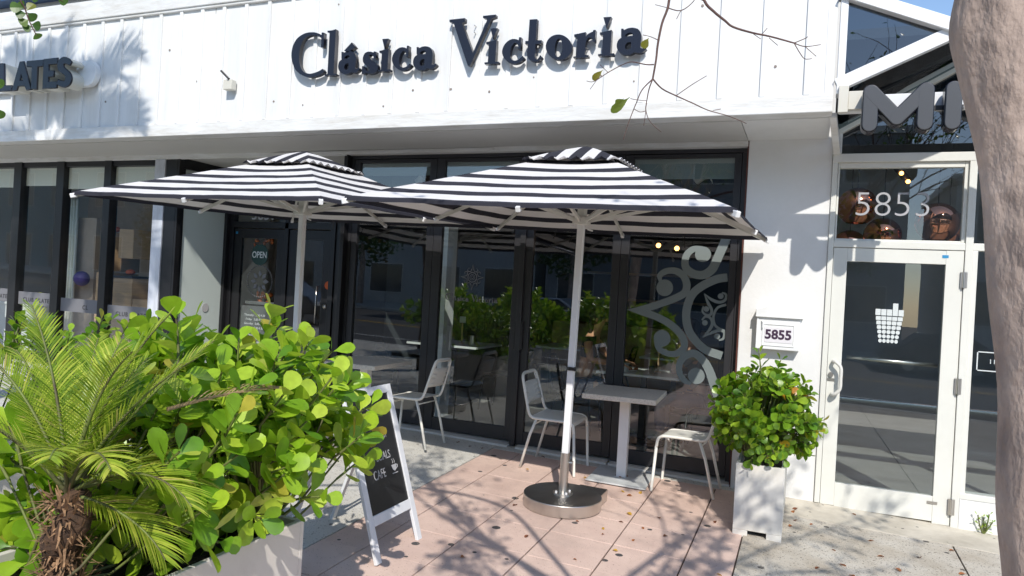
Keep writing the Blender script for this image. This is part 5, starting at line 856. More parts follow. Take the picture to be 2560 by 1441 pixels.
for p in ((-0.3, -0.9, 1.24), (-0.15, -0.85, 1.2), (-0.55, -0.95, 0.6), (0.05, -0.9, 0.55), (-0.3, -1.2, 0.50)): tips.append((Vector(p), Vector(p)-c_))
bush('potted_bush', 'round bush with yellowing lower leaves in the white planter', 'shrub', tips, 0.082, 0.062, M['clusia2'], rp_, (3, 5), (0.12, 0.2), [Vector((-0.24+rp_.uniform(-.08, .08), -0.85+rp_.uniform(-.15, .15), 0.42)) for i in range(5)], (-0.235, -0.86, 0.42))
for i_, (x_, y_) in enumerate([(-7.2, -8.3), (-5.4, -8.3), (-3.6, -8.25)]):
    o_ = dup(HS, (x_, y_, 0.42), pi/2+0.1*i_, ['leftmost','middle','rightmost'][i_]+' kerbside shrub with paddle leaves behind the viewer', None, 1.25)
# small weed by the base wall
e = empty('weed_plant', 'tiny green weed sprouting at the foot of the low white wall', 'plant', (1.33, -0.04, -0.04)); bl = MB(); bs = MB()
for i in range(4): shoot(bl, bs, Vector((1.33, -0.04, -0.045)), Vector((1.33+0.05*cos(i*1.7), -0.06+0.03*sin(i*1.7), 0.06+0.02*i)), 4, 0.035, 0.015, rp_, 0.3)
bl.build('foliage', M['clusia'], e, fix=False, smooth=True); bs.build('stems', M['stem'], e, fix=False)
# ---------------------------------------------------------------- small palm
def frond(bl, bs, p0, az, el, L, droop, rnd, lw=0.011, ll=0.24, n=34, twist=0.0):
    pts = []; p = p0.copy(); e_ = el; st = L/12
    for i in range(13):
        pts.append(p.copy()); p = p+Vector((cos(az)*cos(e_), sin(az)*cos(e_), sin(e_)))*st; e_ -= droop/12*(0.4+1.2*i/12)
    bs.tube(pts, [0.008-0.0055*i/12 for i in range(13)], 5, cap=False)
    for k in range(n):
        t = 0.16+0.84*k/n; i = min(11, int(t*12)); f_ = t*12-i; c = pts[i].lerp(pts[i+1], f_); ax = (pts[i+1]-pts[i]).normalized()
        sd = ax.cross(Vector((0, 0, 1))); sd = sd.normalized() if sd.length > 0.05 else Vector((sin(az), -cos(az), 0)); up = sd.cross(ax)
        l = ll*(0.5+0.5*sin(pi*min(1, t*0.95+0.05)))*rnd.uniform(0.85, 1.1)*(1.0 if t < 0.85 else 0.75)
        for s in (1, -1):
            dv = (sd*s*cos(twist)+ax*(0.75+0.85*t)+up*(0.35+rnd.uniform(-0.1, 0.1))).normalized(); q = c; prev = None; nn = dv.cross(ax*s).normalized(); wv = dv.cross(nn).normalized()
            P = []
            for j, wf in enumerate((0.35, 1, 0.8, 0.05)):
                tt = j/3; ctr = c+dv*(l*tt)+Vector((0, 0, -0.22*l*tt*tt)); hw = lw*0.5*wf; P.append((ctr+wv*hw, ctr+nn*(0.25*hw), ctr-wv*hw))
            n0 = len(bl.v)
            for a in P: bl.v += [tuple(x) for x in a]
            for j in range(3): kk = n0+3*j; bl.f.append((kk, kk+1, kk+4, kk+3)); bl.m.append(0); bl.f.append((kk+1, kk+2, kk+5, kk+4)); bl.m.append(0)
def palm(name, label, p, th, tr, fr_, rnd, big=1.0, rings=True, cat='palm'):
    e = empty(name, label, cat, p); P = Vector(p); b = MB(); seg = 14
    pts = [P+Vector((0.03*sin(i*0.7), 0.02*cos(i), th*i/seg)) for i in range(seg+1)]; b.tube(pts, [tr*(1.0+0.15*(i % 2)-0.15*i/seg) for i in range(seg+1)], 12); tk = b.build('trunk', M['palmtrunk'], e, smooth=True)
    b = MB()
    for i in range(int(620 if rings else 60)):
        a = rnd.uniform(0, 2*pi); z = rnd.uniform(0.02, th); r_ = tr*0.95; q = P+Vector((cos(a)*r_, sin(a)*r_, z)); l = rnd.uniform(0.035, 0.10)*big
        q2 = q+Vector((cos(a)*l*0.55+rnd.uniform(-.02, .02), sin(a)*l*0.55+rnd.uniform(-.02, .02), l*rnd.uniform(-0.6, 1))); s_ = Vector((-sin(a), cos(a), 0))*0.006*big
        b.face([q-s_, q+s_, q2+s_*0.2, q2-s_*0.2])
    b.build('trunk_fibre', mat(name+'_fibre', (0.34, 0.20, 0.11), 0.9, var=0.6, vscale=40), tk, fix=False)
    bl = MB(); bs = MB(); top = P+Vector((0, 0, th))
    for (az, el, L, dr, ll) in fr_: frond(bl, bs, top, radians(az), radians(el), L, dr, rnd, ll=ll, lw=0.0062*big, n=int(48*max(1, L/0.8*0.9)))
    bl.build('fronds', M['palm'], e, fix=False, smooth=True); bs.build('midribs', M['stem'], e, fix=False, smooth=True)
    return e
rq = random.Random(5); fr_ = []
for az, el, L, dr in ((58, 56, 0.66, 0.35), (28, 62, 0.60, 0.6), (75, 72, 0.5, 0.6), (100, 75, 0.54, 0.5), (130, 62, 0.62, 0.6), (165, 60, 0.6, 0.7), (200, 66, 0.62, 0.8), (235, 55, 0.6, 1.0), (5, 32, 0.5, 1.6), (-25, 50, 0.5, 1.5), (40, 22, 0.5, 1.3), (70, 30, 0.42, 1.0), (350, 72, 0.6, 0.8), (120, 40, 0.66, 0.9), (315, 55, 0.45, 1.4), (150, 30, 0.62, 0.9), (15, -5, 0.42, 1.0), (110, 58, 0.5, 0.5), (180, 78, 0.65, 0.5), (45, 75, 0.66, 0.5)):
    fr_.append((az+rq.uniform(-5, 5), el, L, dr, 0.165))
palm('pygmy_palm', 'feathery pygmy palm with a shaggy brown trunk at the left edge', (-2.18, -4.85, 0.45), 0.42, 0.055, fr_, rq)
bl = MB(); bs = MB(); frond(bl, bs, Vector((-2.02, -4.62, 1.13)), radians(62), radians(14), 0.40, 0.3, rq, ll=0.15, lw=0.006, n=20)
e = empty('dry_frond', 'withered tan palm frond lying across the green hedge', 'frond', (-2.1, -4.75, 1.05)); bl.build('leaflets', M['dryfrond'], e, fix=False); bs.build('midrib', M['dryfrond'], e, fix=False)
# tall palm out of frame that throws its shadow on the left sign
rt = random.Random(9)
fr_ = [(a*27+rt.uniform(-8, 8), rt.uniform(10, 75), 1.5, rt.uniform(1.0, 2.0), 0.5) for a in range(16)]
palm('tall_palm', 'tall street palm standing left of the terrace beyond the frame', (-6.35, -4.9, 0.0), 6.6, 0.13, fr_, rt, big=2.6, rings=False)
# ---------------------------------------------------------------- street tree in the right foreground
tr_ = random.Random(33)
T = empty('street_tree', 'mottled smooth barked street tree filling the right edge, bare twigs hanging above', 'tree', (0.38, -5.42, -0.18))
ctl = [(0.40, -5.42, -0.25), (0.378, -5.43, 0.2), (0.34, -5.43, 0.8), (0.305, -5.433, 1.28), (0.299, -5.43, 1.46), (0.284, -5.427, 1.65), (0.256, -5.424, 1.80), (0.230, -5.42, 1.94), (0.220, -5.42, 2.06), (0.208, -5.42, 2.2), (0.205, -5.42, 2.36)]
q = catmull(ctl, 8); b = MB(); m = len(q); seg = 32
rad = []
for i in range(m):
    z = q[i][2]; rad.append(0.064+0.004*sin(z*9)+0.003*sin(z*23+1)+(0.03 if z < 0 else 0)+(-0.012*max(0, z-2.1)/0.2 if z > 2.1 else 0))
b.tube(q, rad, seg)
for i in range(len(b.v)):
    x, y, z = b.v[i]; k = i % seg; c = q[min(m-1, i//seg)]; a = atan2(y-c[1], x-c[0]); f_ = 1+0.04*sin(3*a+z*3)+0.025*sin(7*a-z*5)+0.15*max(0, cos(a-2.9))**2*math.exp(-((z-1.985)/0.045)**2)+0.1*max(0, cos(a-3.6))*math.exp(-((z-1.2)/0.06)**2); b.v[i] = (c[0]+(x-c[0])*f_, c[1]+(y-c[1])*f_, z)
b.build('trunk', M['bark'], T, smooth=True)
bb_ = MB(); tl = MB()
def lowlim(p): 
    d = max(0.0, p.y+6.5); return 1.85+0.50*hypot(d, p.x*0.8)
def shades(p):   # gap cut into the unseen crowns to keep the hedge in open sun
    t = (p.z-1.0)/0.93; x = p.x-0.42*t; y = p.y+t
    return -3.3 < x < -1.55 and -5.3 < y < -3.1
def rleaf(p, s): 
    d = Vector((tr_.uniform(-1, 1), tr_.uniform(-1, 1), tr_.uniform(-1, 0.2))).normalized(); leaf(tl, p, d, Vector((tr_.uniform(-.4, .4), tr_.uniform(-.4, .4), 1)), s*tr_.uniform(0.7, 1.2), s*0.55, 0.1, 0.1)
def grow(p, d, L, r, lev):
    n = 5; pts = [p]; dd = d.normalized()
    for i in range(n):
        dd = (dd+Vector((tr_.uniform(-.22, .22), tr_.uniform(-.22, .22), tr_.uniform(-.12, .2)))).normalized(); nx = pts[-1]+dd*(L/n)
        if nx.z < lowlim(nx): dd.z = abs(dd.z)+0.4; dd.normalize(); nx = pts[-1]+dd*(L/n)
        if nx.z < lowlim(nx) or nx.z > 7.0 or shades(nx): break
        pts.append(nx)
    if len(pts) < 2: return
    bb_.tube(pts, [r*(1-0.45*i/(len(pts)-1)) for i in range(len(pts))], 6 if lev < 3 else 4, cap=False)
    if lev >= 2:
        for k in range(5 if lev >= 4 else 2):
            if tr_.random() < 0.8: rleaf(pts[tr_.randrange(len(pts))]+Vector((tr_.uniform(-.06, .06), tr_.uniform(-.06, .06), tr_.uniform(-.06, .03))), 0.085)
    if lev >= 4: return
    for k in range(3 if lev < 3 else 4):
        t = tr_.uniform(0.4, 1.0); i = min(len(pts)-1, max(1, int(t*(len(pts)-1)+0.5))); nd_ = (dd+Vector((tr_.uniform(-1, 1), tr_.uniform(-1, 1), tr_.uniform(-.45, .6)))*0.85)
        grow(pts[i], nd_, L*tr_.uniform(0.6, 0.82), r*0.56, lev+1)
for d in ((0.9, -0.55, 0.9), (-0.45, -0.35, 1.1), (0.35, 0.1, 1.3), (0.2, -1.1, 0.9), (-0.9, -0.6, 0.95), (1.2, -0.1, 0.9)): grow(Vector((0.2, -5.42, 2.34)), Vector(d), 1.45, 0.026, 1)
# long limb reaching left over the frame, with hanging leafy tips
bb_.tube(catmull([(0.2, -5.42, 2.34), (-0.1, -5.3, 2.9), (-0.5, -5.1, 3.3), (-1.2, -5.05, 3.3), (-2.0, -5.1, 3.0), (-2.3, -5.1, 2.75)], 4), 0.018, 6, cap=False)
# twigs reaching down into the top of the view
def tw(pts, r0, r1=0.0012, n=4):
    q = catmull([tuple(p) for p in pts], n); m = len(q); bb_.tube(q, [r0+(r1-r0)*i/(m-1) for i in range(m)], 5, cap=False); return q
tw([(-0.45, -4.6, 3.2), (-0.487, -3.946, 2.827), (-0.501, -3.949, 2.658), (-0.506, -3.950, 2.623), (-0.521, -3.953, 2.574), (-0.531, -3.955, 2.503), (-0.534, -3.956, 2.447), (-0.542, -3.957, 2.379)], 0.0055, 0.0035)
tw([(-0.542, -3.957, 2.379), (-0.509, -3.950, 2.345), (-0.460, -3.941, 2.320), (-0.405, -3.932, 2.295), (-0.350, -3.924, 2.269), (-0.283, -3.915, 2.249), (-0.221, -3.909, 2.222)], 0.0032)
tw([(-0.542, -3.957, 2.379), (-0.553, -3.960, 2.341), (-0.559, -3.961, 2.291), (-0.559, -3.961, 2.266), (-0.543, -3.957, 2.228), (-0.503, -3.949, 2.192)], 0.0025)
tw([(-0.542, -3.957, 2.379), (-0.576, -3.965, 2.340), (-0.594, -3.969, 2.291), (-0.615, -3.974, 2.226), (-0.631, -3.978, 2.162)], 0.0025); tw([(-0.559, -3.961, 2.266), (-0.579, -3.965, 2.262), (-0.599, -3.970, 2.272)], 0.0014); tw([(-0.559, -3.961, 2.266), (-0.564, -3.962, 2.213)], 0.0014)
tw([(-0.460, -3.941, 2.320), (-0.408, -3.932, 2.359), (-0.361, -3.925, 2.389)], 0.0016); tw([(-0.334, -3.922, 2.268), (-0.308, -3.918, 2.273)], 0.0012)
tw([(-0.540, -3.957, 2.430), (-0.568, -3.963, 2.430), (-0.616, -3.974, 2.439), (-0.649, -3.982, 2.428), (-0.695, -3.995, 2.400), (-0.741, -4.008, 2.367), (-0.767, -4.016, 2.368)], 0.0025); tw([(-0.695, -3.995, 2.400), (-0.724, -4.003, 2.427)], 0.0012); tw([(-0.728, -4.004, 2.379), (-0.753, -4.012, 2.338)], 0.001)
tw([(-0.532, -3.955, 2.517), (-0.559, -3.961, 2.529), (-0.584, -3.966, 2.535)], 0.0016); tw([(-0.506, -3.950, 2.630), (-0.460, -3.941, 2.619), (-0.420, -3.934, 2.649), (-0.406, -3.932, 2.683)], 0.0022); tw([(-0.460, -3.941, 2.619), (-0.473, -3.943, 2.590)], 0.0012); tw([(-0.506, -3.950, 2.630), (-0.548, -3.958, 2.642)], 0.0012)
tw([(-0.559, -3.961, 2.302), (-0.595, -3.969, 2.305), (-0.614, -3.974, 2.309)], 0.0012)
tw([(0.0, -4.5, 3.3), (-0.417, -3.934, 2.768), (-0.384, -3.929, 2.654), (-0.348, -3.923, 2.611), (-0.311, -3.919, 2.579), (-0.283, -3.915, 2.556), (-0.220, -3.909, 2.533), (-0.161, -3.905, 2.517), (-0.083, -3.901, 2.490)], 0.006, 0.0028)
tw([(-0.083, -3.901, 2.490), (-0.048, -3.900, 2.476), (0.000, -3.900, 2.479)], 0.002); tw([(-0.083, -3.901, 2.490), (-0.050, -3.900, 2.503), (-0.041, -3.900, 2.509)], 0.0018); tw([(-0.083, -3.901, 2.490), (-0.063, -3.901, 2.455), (-0.047, -3.900, 2.435), (-0.024, -3.900, 2.434)], 0.0018); tw([(-0.048, -3.900, 2.476), (-0.012, -3.900, 2.441)], 0.0013)
tw([(-0.187, -3.907, 2.526), (-0.171, -3.906, 2.546)], 0.0014); tw([(-0.226, -3.910, 2.537), (-0.190, -3.907, 2.510)], 0.0013); tw([(-0.164, -3.905, 2.513), (-0.134, -3.903, 2.485)], 0.0013)
tw([(-2.3, -5.1, 2.78), (-2.188, -5.096, 2.423), (-2.175, -5.076, 2.359), (-2.169, -5.066, 2.327), (-2.162, -5.055, 2.300), (-2.157, -5.048, 2.285)], 0.003); tw([(-2.151, -5.040, 2.466), (-2.133, -5.013, 2.415), (-2.122, -4.998, 2.403)], 0.002); tw([(-2.3, -5.1, 2.78), (-2.235, -5.171, 2.283), (-2.212, -5.133, 2.132), (-2.202, -5.118, 2.031)], 0.003)
bb_.build('branches', M['twig'], T, fix=False, smooth=True); tl.build('foliage', M['treeleaf'], T, fix=False)
fl_ = MB(); CN = -Vd
def tleaf(a, b2, w, mb): leaf(mb, a, b2-a, CN, (b2-a).length, w, 0.12, 0.15)
tleaf(Vector((-0.563, -3.962, 2.525)), Vector((-0.582, -3.966, 2.489)), 0.030, fl_); tleaf(Vector((-0.713, -4.000, 2.409)), Vector((-0.746, -4.009, 2.373)), 0.026, fl_); tleaf(Vector((-0.616, -3.974, 2.314)), Vector((-0.677, -3.990, 2.260)), 0.034, fl_); tleaf(Vector((-0.636, -3.979, 2.308)), Vector((-0.662, -3.986, 2.286)), 0.03, fl_)
fl_.build('turning_leaves', M['twigleaf'], T, fix=False)
fg = MB()
for a, c_, w_ in (((-2.175, -5.076, 2.359), (-2.195, -5.106, 2.352), .034), ((-2.176, -5.077, 2.356), (-2.184, -5.090, 2.371), .03), ((-2.172, -5.070, 2.347), (-2.159, -5.052, 2.331), .03), ((-2.172, -5.070, 2.344), (-2.187, -5.094, 2.334), .03), ((-2.169, -5.066, 2.327), (-2.180, -5.084, 2.310), .036), ((-2.165, -5.061, 2.316), (-2.152, -5.041, 2.313), .03), ((-2.164, -5.059, 2.310), (-2.176, -5.077, 2.298), .032), ((-2.159, -5.052, 2.293), (-2.153, -5.043, 2.278), .03), ((-2.173, -5.072, 2.351), (-2.164, -5.058, 2.379), .03), ((-2.133, -5.013, 2.415), (-2.115, -4.988, 2.404), .034), ((-2.151, -5.040, 2.466), (-2.166, -5.062, 2.385), .03), ((-2.212, -5.133, 2.132), (-2.196, -5.109, 2.121), .03), ((-2.207, -5.125, 2.053), (-2.195, -5.107, 2.027), .03)):
    tleaf(Vector(a), Vector(c_), w_*1.05, fg)
fg.build('hanging_leaves', M['treeleaf'], T, fix=False)
# second street tree, standing further left behind the camera
T2 = empty('street_tree', 'second street tree to the left behind the viewer', 'tree', (-3.4, -8.4, -0.3)); bb_ = MB(); tl = MB()
def lowlim(p): return 2.4+0.62*max(0.0, p.y+6.5)+0.05*abs(p.x)
bb_.tube(catmull([(-3.4, -8.4, -0.4), (-3.45, -8.35, 1), (-3.3, -8.3, 2.6)], 5), 0.11, 12, cap=False)
for d in ((0.3, 0.6, 1.2), (-0.9, 0.4, 1.0), (0.5, -0.6, 1), (-0.4, 1.1, 1.0), (0.9, 0.5, 0.9), (0.1, 1.3, 1.1)): grow(Vector((-3.3, -8.3, 2.6)), Vector(d), 1.5, 0.055, 1)
bb_.build('trunk', M['bark'], T2, fix=False, smooth=True); tl.build('foliage', M['treeleaf'], T2, fix=False)
# ---------------------------------------------------------------- fallen leaves
fl = random.Random(77)
def fallen(name, m, label, L=0.045):
    b = MB(); leaf(b, Vector((-L/2, 0, 0.006)), Vector((1, 0, 0.12)), Vector((0, 0, 1)), L, L*0.62, 0.35, 0.55); return tag(b.build(name, m, None, fix=False), label, 'leaf', label)
protos = [fallen('fallen_leaf', M['dryleaf'], 'curled rust orange leaf fallen on the paving'), fallen('fallen_leaf', M['dryleaf2'], 'curled dark brown leaf fallen on the paving', 0.05), fallen('fallen_leaf', M['dryleaf3'], 'yellow ochre leaf fallen on the paving')]
spots = [(-1.15, -1.38, 1), (-0.98, -1.42, 0), (-1.2, -1.6, 2), (-1.18, -1.68, 0), (-0.97, -1.66, 0), (-1.35, -1.35, 0), (-1.4, -1.55, 0), (-0.4, -1.95, 2), (-1.85, -2.55, 0), (-2.24, -2.4, 0), (-1.05, -1.9, 2), (-1.25, -2.2, 0), (-1.15, -0.62, 2), (-1.3, -0.68, 2), (-1.2, -0.75, 0), (-1.68, -0.5, 2), (-2.15, -0.6, 2), (-2.2, -0.12, 1), (-2.0, -0.1, 1), (-2.75, -0.18, 1), (-2.9, -0.22, 1), (-3.05, -0.15, 1), (-1.12, -1.2, 2),
         (-0.02, -0.4, 0), (0.0, -0.6, 0), (-0.03, -0.75, 0), (0.02, -0.3, 1), (0.12, -0.62, 0), (0.25, -1.1, 0), (0.3, -1.35, 0), (0.35, -1.5, 0), (0.55, -1.05, 0), (0.62, -1.2, 0), (1.03, -0.62, 0), (1.0, -1.05, 0), (0.42, -0.15, 0), (0.8, -0.9, 1), (0.15, -1.5, 1), (-1.9, -1.5, 1), (-0.9, -1.15, 0), (-0.8, -1.5, 1), (-1.6, -2.0, 1), (0.5, -0.75, 0), (-0.55, -1.0, 1)]
used = set(); LV = []
for x, y, k in spots:
    x += fl.uniform(-.02, .02); y += fl.uniform(-.02, .02)
    o = protos[k] if k not in used else protos[k].copy()
    if k in used: sc.collection.objects.link(o)
    used.add(k); LV.append((o, k, x, y)); o.location = (x, y, gz(x, y)+0.002); s = fl.uniform(0.6, 1.15); o.scale = (s, s, s); o.rotation_euler = (fl.uniform(-.3, .3), fl.uniform(-.3, .3), fl.uniform(0, 6.28))
LM = {'umbrella disc base': (-1.6, -1.3), 'terrace table base plate': (-1.4, -0.3), 'white planter': (-0.2, -0.9), 'chalkboard': (-2.2, -2.6), 'juice shop door': (0.65, 0.0), 'left ivory chair': (-3.1, -0.4), 'chair beside the umbrella pole': (-2.1, -0.35), 'street tree trunk': (0.4, -2.2)}
CT = {}
for o, k, x, y in LV:
    nm = min(LM, key=lambda n: hypot(LM[n][0]-x, LM[n][1]-y)); CT.setdefault((nm, k), []).append((hypot(LM[nm][0]-x, LM[nm][1]-y), o))
OR = ['closest', 'second closest', 'third closest', 'fourth closest', 'fifth closest', 'sixth closest', 'seventh closest', 'eighth closest', 'ninth closest', 'tenth closest', 'eleventh closest', 'twelfth closest']
for (nm, k), l in CT.items():
    for i, (d, o) in enumerate(sorted(l, key=lambda q: q[0])):
        o['label'] = ['rust orange', 'dark brown', 'yellow ochre'][k]+' fallen leaf, '+OR[min(i, 11)]+' of its colour to the '+nm; o['group'] = 'dry leaves fallen on the paving'
# ---------------------------------------------------------------- people inside
def skin(name, verts, edges, radii, m, parent, sub=2):
    me = bpy.data.meshes.new(name); me.from_pydata([Vector(v) for v in verts], edges, []); o = bpy.data.objects.new('tmp', me); sc.collection.objects.link(o)
    sk = o.modifiers.new('skin', 'SKIN'); sk.use_smooth_shade = True
    for i, r in enumerate(radii):
        s = me.skin_vertices[0].data[i]; s.radius = r if isinstance(r, tuple) else (r, r); s.use_root = i == 0
    ss = o.modifiers.new('sub', 'SUBSURF'); ss.levels = sub; ss.render_levels = sub
    dg = bpy.context.evaluated_depsgraph_get(); me2 = bpy.data.meshes.new_from_object(o.evaluated_get(dg)); bpy.data.objects.remove(o); me2.name = name; me2.materials.clear(); me2.materials.append(m)
    o = bpy.data.objects.new(name, me2); sc.collection.objects.link(o); me2.polygons.foreach_set('use_smooth', [True]*len(me2.polygons)); put(o, parent); return o
def person(loc, rz, label, skinm, topm, arms, lean, hairlen, top='short'):
    P = empty('person', label, 'person', loc, world=False); P.rotation_euler = (0, 0, rz)
    V = []; E = []; RD = []
    def add(p, r, par=None):
        V.append(p); RD.append(r); i = len(V)-1
        if par is not None: E.append((par, i))
        return i
    hip = add((0, 0, 0.52), (0.135, 0.11)); w = add((0.02+lean*0.3, 0, 0.68), (0.11, 0.085), hip); c = add((0.03+lean*0.7, 0, 0.86), (0.135, 0.095), w); u = add((0.03+lean, 0, 0.99), (0.10, 0.07), c); n = add((0.05+lean*1.15, 0, 1.08), 0.05, u); h0 = add((0.075+lean*1.2, 0, 1.15), 0.062, n); h1 = add((0.085+lean*1.25, 0, 1.22), 0.085, h0); h2 = add((0.075+lean*1.25, 0, 1.29), 0.078, h1)
    J = {}
    for s in (1, -1):
        sh = add((0.03+lean, 0.165*s, 0.985), 0.052, u); el, wr, palm_, fd = arms[0 if s == 1 else 1]
        e1 = add(el, 0.04, sh); w1 = add(wr, 0.027, e1); pm = add(palm_, (0.036, 0.02), w1); J[s] = (sh, e1, w1)
        d = Vector(fd).normalized(); side = d.cross(Vector((0, 0, 1)))
        side = side.normalized() if side.length > 0.1 else Vector((0, 1, 0))
        for k, l in enumerate((0.068, 0.078, 0.072, 0.056)):
            b0 = Vector(palm_)+side*(0.0205*(k-1.5))+d*0.03; m1 = b0+d*l*0.5+Vector((0.0, 0, -0.012)); m2 = m1+d*l*0.45+Vector((-0.006, 0, -0.02))
            a1 = add(tuple(b0), 0.009, pm); a2 = add(tuple(m1), 0.008, a1); add(tuple(m2), 0.007, a2)
        tb = Vector(palm_)+side*(-0.04*s)+d*(-0.01); a1 = add(tuple(tb), 0.011, w1); add(tuple(tb+d*0.035+side*(-0.01*s)), 0.009, a1)
        hp = add((0.03, 0.09*s, 0.50), 0.085, hip); kn = add((0.44, 0.12*s, 0.50), 0.062, hp); an = add((0.40, 0.12*s, 0.09), 0.042, kn); add((0.52, 0.125*s, 0.035), 0.034, an)
    body = skin('body', V, E, RD, skinm, P)
    hx = 0.08+lean*1.25
    b = MB(); b.ball((hx+0.088, 0, 1.215), 0.014, sq=(1.1, 0.8, 1.5)); [b.ball((hx+0.0, 0.088*s, 1.22), 0.02, sq=(0.7, 0.4, 1.2)) for s in (1, -1)]; b.build('nose_and_ears', skinm, P, smooth=True)
    b = MB(); [b.ball((hx+0.078, 0.032*s, 1.245), 0.011) for s in (1, -1)]; b.build('eyes', M['hair'], P, smooth=True); b = MB(); b.ball((hx+0.078, 0, 1.165), 0.018, sq=(0.5, 1.2, 0.35)); b.build('mouth', mat('lips', (0.35, 0.1, 0.08), 0.5), P, smooth=True)
    b = MB(); b.ball((hx-0.022, 0, 1.25), 0.104, sq=(0.95, 0.95, 1.05)); b.ball((hx-0.07, 0, 1.25-hairlen*0.5), 0.07, sq=(0.6, 1.15, 1+hairlen*7)); b.build('hair', M['hair'], P, smooth=True)
    # clothes follow the body a little larger
    tv = [(0.02+lean*0.45, 0, 0.76 if top == 'crop' else 0.6), (0.03+lean*0.7, 0, 0.86), (0.03+lean, 0, 0.985)]; te = [(0, 1), (1, 2)]; trd = [(0.128, 0.10), (0.143, 0.105), (0.10, 0.078)]
    for s in (1, -1):
        i = len(tv); sh = V[J[s][0]]; el = V[J[s][1]]; f_ = 0.15 if top == 'crop' else 0.6; tv += [sh, tuple(Vector(sh).lerp(Vector(el), f_))]; te += [(2, i), (i, i+1)]; trd += [0.058, 0.052]
    skin('top', tv, te, trd, topm, P)
    jv = [(0, 0, 0.54)]; je = []; jr = [(0.145, 0.12)]
    for s in (1, -1):
        i = len(jv); jv += [(0.03, 0.09*s, 0.50), (0.44, 0.12*s, 0.50), (0.405, 0.12*s, 0.14)]; je += [(0, i), (i, i+1), (i+1, i+2)]; jr += [0.092, 0.07, 0.055]
    skin('jeans', jv, je, jr, M['denim'], P); b = MB(); [b.ball((0.47, 0.122*s, 0.04), 0.055, sq=(2.0, 0.8, 0.75)) for s in (1, -1)]; b.build('shoes', M['cloth'], P, smooth=True)
    return P
fz = gz(-2, 0)+0.02
person((-2.21, 1.10, fz+0.03), 0.0, 'seated person in a black crop top resting a forearm on the inside table', M['skin'], M['cloth'], [((0.22, 0.27, 0.80), (0.42, 0.16, 0.775), (0.47, 0.14, 0.77), (1, -0.2, 0)), ((0.16, -0.27, 0.80), (0.40, -0.14, 0.775), (0.46, -0.12, 0.77), (1, 0.2, -0.05))], 0.06, 0.22, 'crop')
person((-0.93, 1.22, fz-0.03), pi, 'seated person with both hands raised behind the ring ornament', M['skin2'], M['clothw'], [((0.30, 0.22, 0.79), (0.24, 0.10, 1.02), (0.22, 0.07, 1.08), (-0.1, -0.2, 1)), ((0.32, -0.2, 0.79), (0.28, -0.08, 1.0), (0.26, -0.06, 1.06), (-0.1, 0.2, 1))], 0.08, 0.08, 'short')
# ---------------------------------------------------------------- across the street (seen mirrored in the glass)
def facade(x0, x1, y, h, m, label, cols, rows, mw_, wr=(0.6, 0.55)):
    e = empty('far_building', label, 'building', ((x0+x1)/2, y, 0)); MB().box(x0, x1, y-10, y, -2, h).build('wall', m, e); b = MB(); cw = (x1-x0)/cols; rh = h/rows
    MB().box(x0-0.15, x1+0.15, y-10.1, y+0.15, h, h+0.35).build('roof', M['trimw'], e)
    for i in range(cols):
        for j in range(rows):
            wx0 = x0+cw*(i+0.5-wr[0]/2); wz = rh*(j+0.5-wr[1]/2)+0.2; f = MB().box(wx0, wx0+cw*wr[0], y, y+0.05, wz, wz+rh*wr[1]).build('window', M['trimw'], e); MB().box(wx0+0.06, wx0+cw*wr[0]-0.06, y+0.052, y+0.06, wz+0.06, wz+rh*wr[1]-0.06).build('pane', mw_, f)
facade(-62, -34, -30, 9, M['bldg2'], 'teal two storey building across the street', 6, 2, M['bwin']); facade(-33, -14, -31, 6.5, M['bldg'], 'pale long building across the street', 5, 2, M['bwin']); facade(-13, 4, -30, 9.5, M['bldg3'], 'grey building straight across the street', 5, 3, M['bwin']); facade(6, 26, -31, 7.5, M['bldg'], 'pale building across the street at right', 5, 2, M['bwin']); facade(28, 50, -30, 10, M['bldg3'], 'tall grey building far right across the street', 5, 3, M['bwin'])
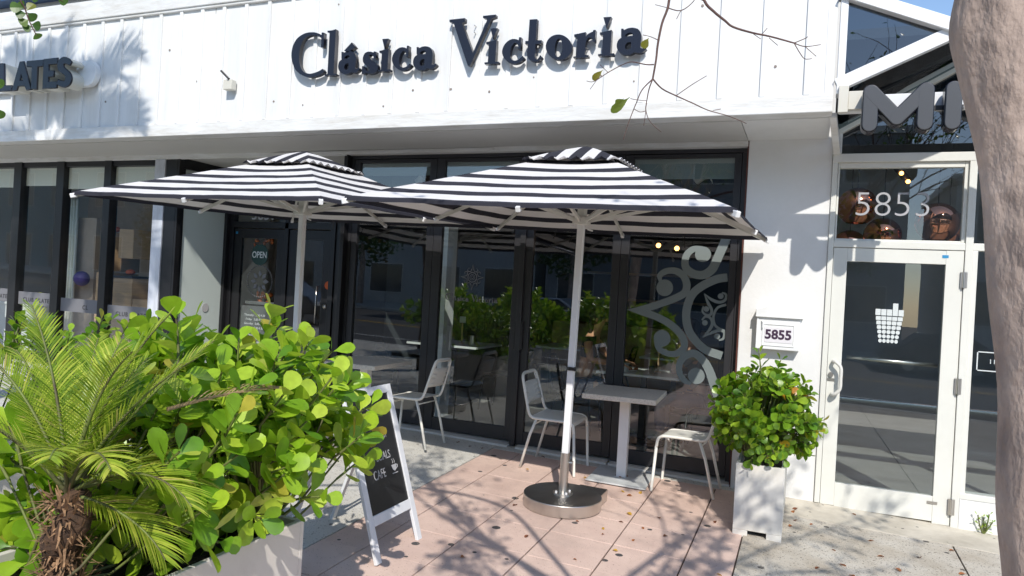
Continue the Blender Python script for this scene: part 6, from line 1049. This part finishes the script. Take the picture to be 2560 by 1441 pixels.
def car(x, y, m, label, rz=0):
    c = empty('parked_car', label, 'car', (x, y, gz(x, 0)-0.43), 'cars along the far kerb', world=False); c.rotation_euler = (0, 0, rz); b = MB()
    prof = [(-2.2, 0.3), (-2.25, 0.62), (-2.1, 0.9), (-1.55, 0.98), (-1.0, 1.42), (0.35, 1.46), (1.05, 1.0), (1.9, 0.88), (2.2, 0.65), (2.22, 0.3)]
    b.prism(prof, -0.85, 0.85); o = b.build('body', m, c, bev=0.06, smooth='auto')
    b = MB(); b.prism([(-1.4, 1.0), (-0.95, 1.36), (0.3, 1.4), (0.88, 1.02)], -0.865, 0.865); b.build('windows', M['bwin'], c)
    for sx in (-1.35, 1.4):
        for sy in (-0.8, 0.8):
            w_ = MB().tube([(sx, sy-0.1, 0.33), (sx, sy+0.1, 0.33)], 0.33, 20).build('wheel', M['rubber'], c, smooth='auto'); MB().tube([(sx, sy-0.105, 0.33), (sx, sy+0.105, 0.33)], 0.19, 12).build('rim', M['steel'], w_)
    for sy in (-0.6, 0.6): MB().box(2.17, 2.24, sy-0.16, sy+0.16, 0.6, 0.74).build('headlight', M['lampw'], c, bev=0.02)
car(-9.5, -21.8, M['carw'], 'white car parked across the street'); car(4.6, -21.8, M['cark'], 'dark car parked across the street at right'); car(-17, -12.0, M['cark'], 'dark car driving past on the near lane')
for i, (x, y) in enumerate([(-22, -26), (-10.5, -26.5), (0.5, -26), (9, -26.5), (-36, -27)]):
    e = empty('roadside_tree', ['far left', 'left', 'middle', 'right', 'outermost left'][i]+' leafy tree across the street', 'tree', (x, y, 0), 'leafy trees across the street'); MB().tube([(x, y, -0.5), (x+0.1, y, 2.5), (x, y, 3.6)], [0.2, 0.15, 0.1], 10).build('trunk', M['bark'], e, smooth=True); bl = MB(); rr_ = random.Random(i+50)
    for k in range(1700):
        v = Vector((rr_.gauss(0, 1), rr_.gauss(0, 1), rr_.gauss(0, 1))).normalized(); cl = rr_.randrange(7); cc = Vector((x+1.3*cos(cl*0.9), y+1.0*sin(cl*0.9), 4.3+0.8*sin(cl*2.1))); p = cc+v*1.35*rr_.random()**0.33
        d = Vector((rr_.uniform(-1, 1), rr_.uniform(-1, 1), rr_.uniform(-1, .4))).normalized(); s = d.orthogonal().normalized()*0.1; bl.face([p-s, p+d*0.14-s*0.4, p+d*0.26, p+d*0.14+s*0.9, p+s*0.6])
    bl.build('crown', M['treeleaf'], e, fix=False)
clean()
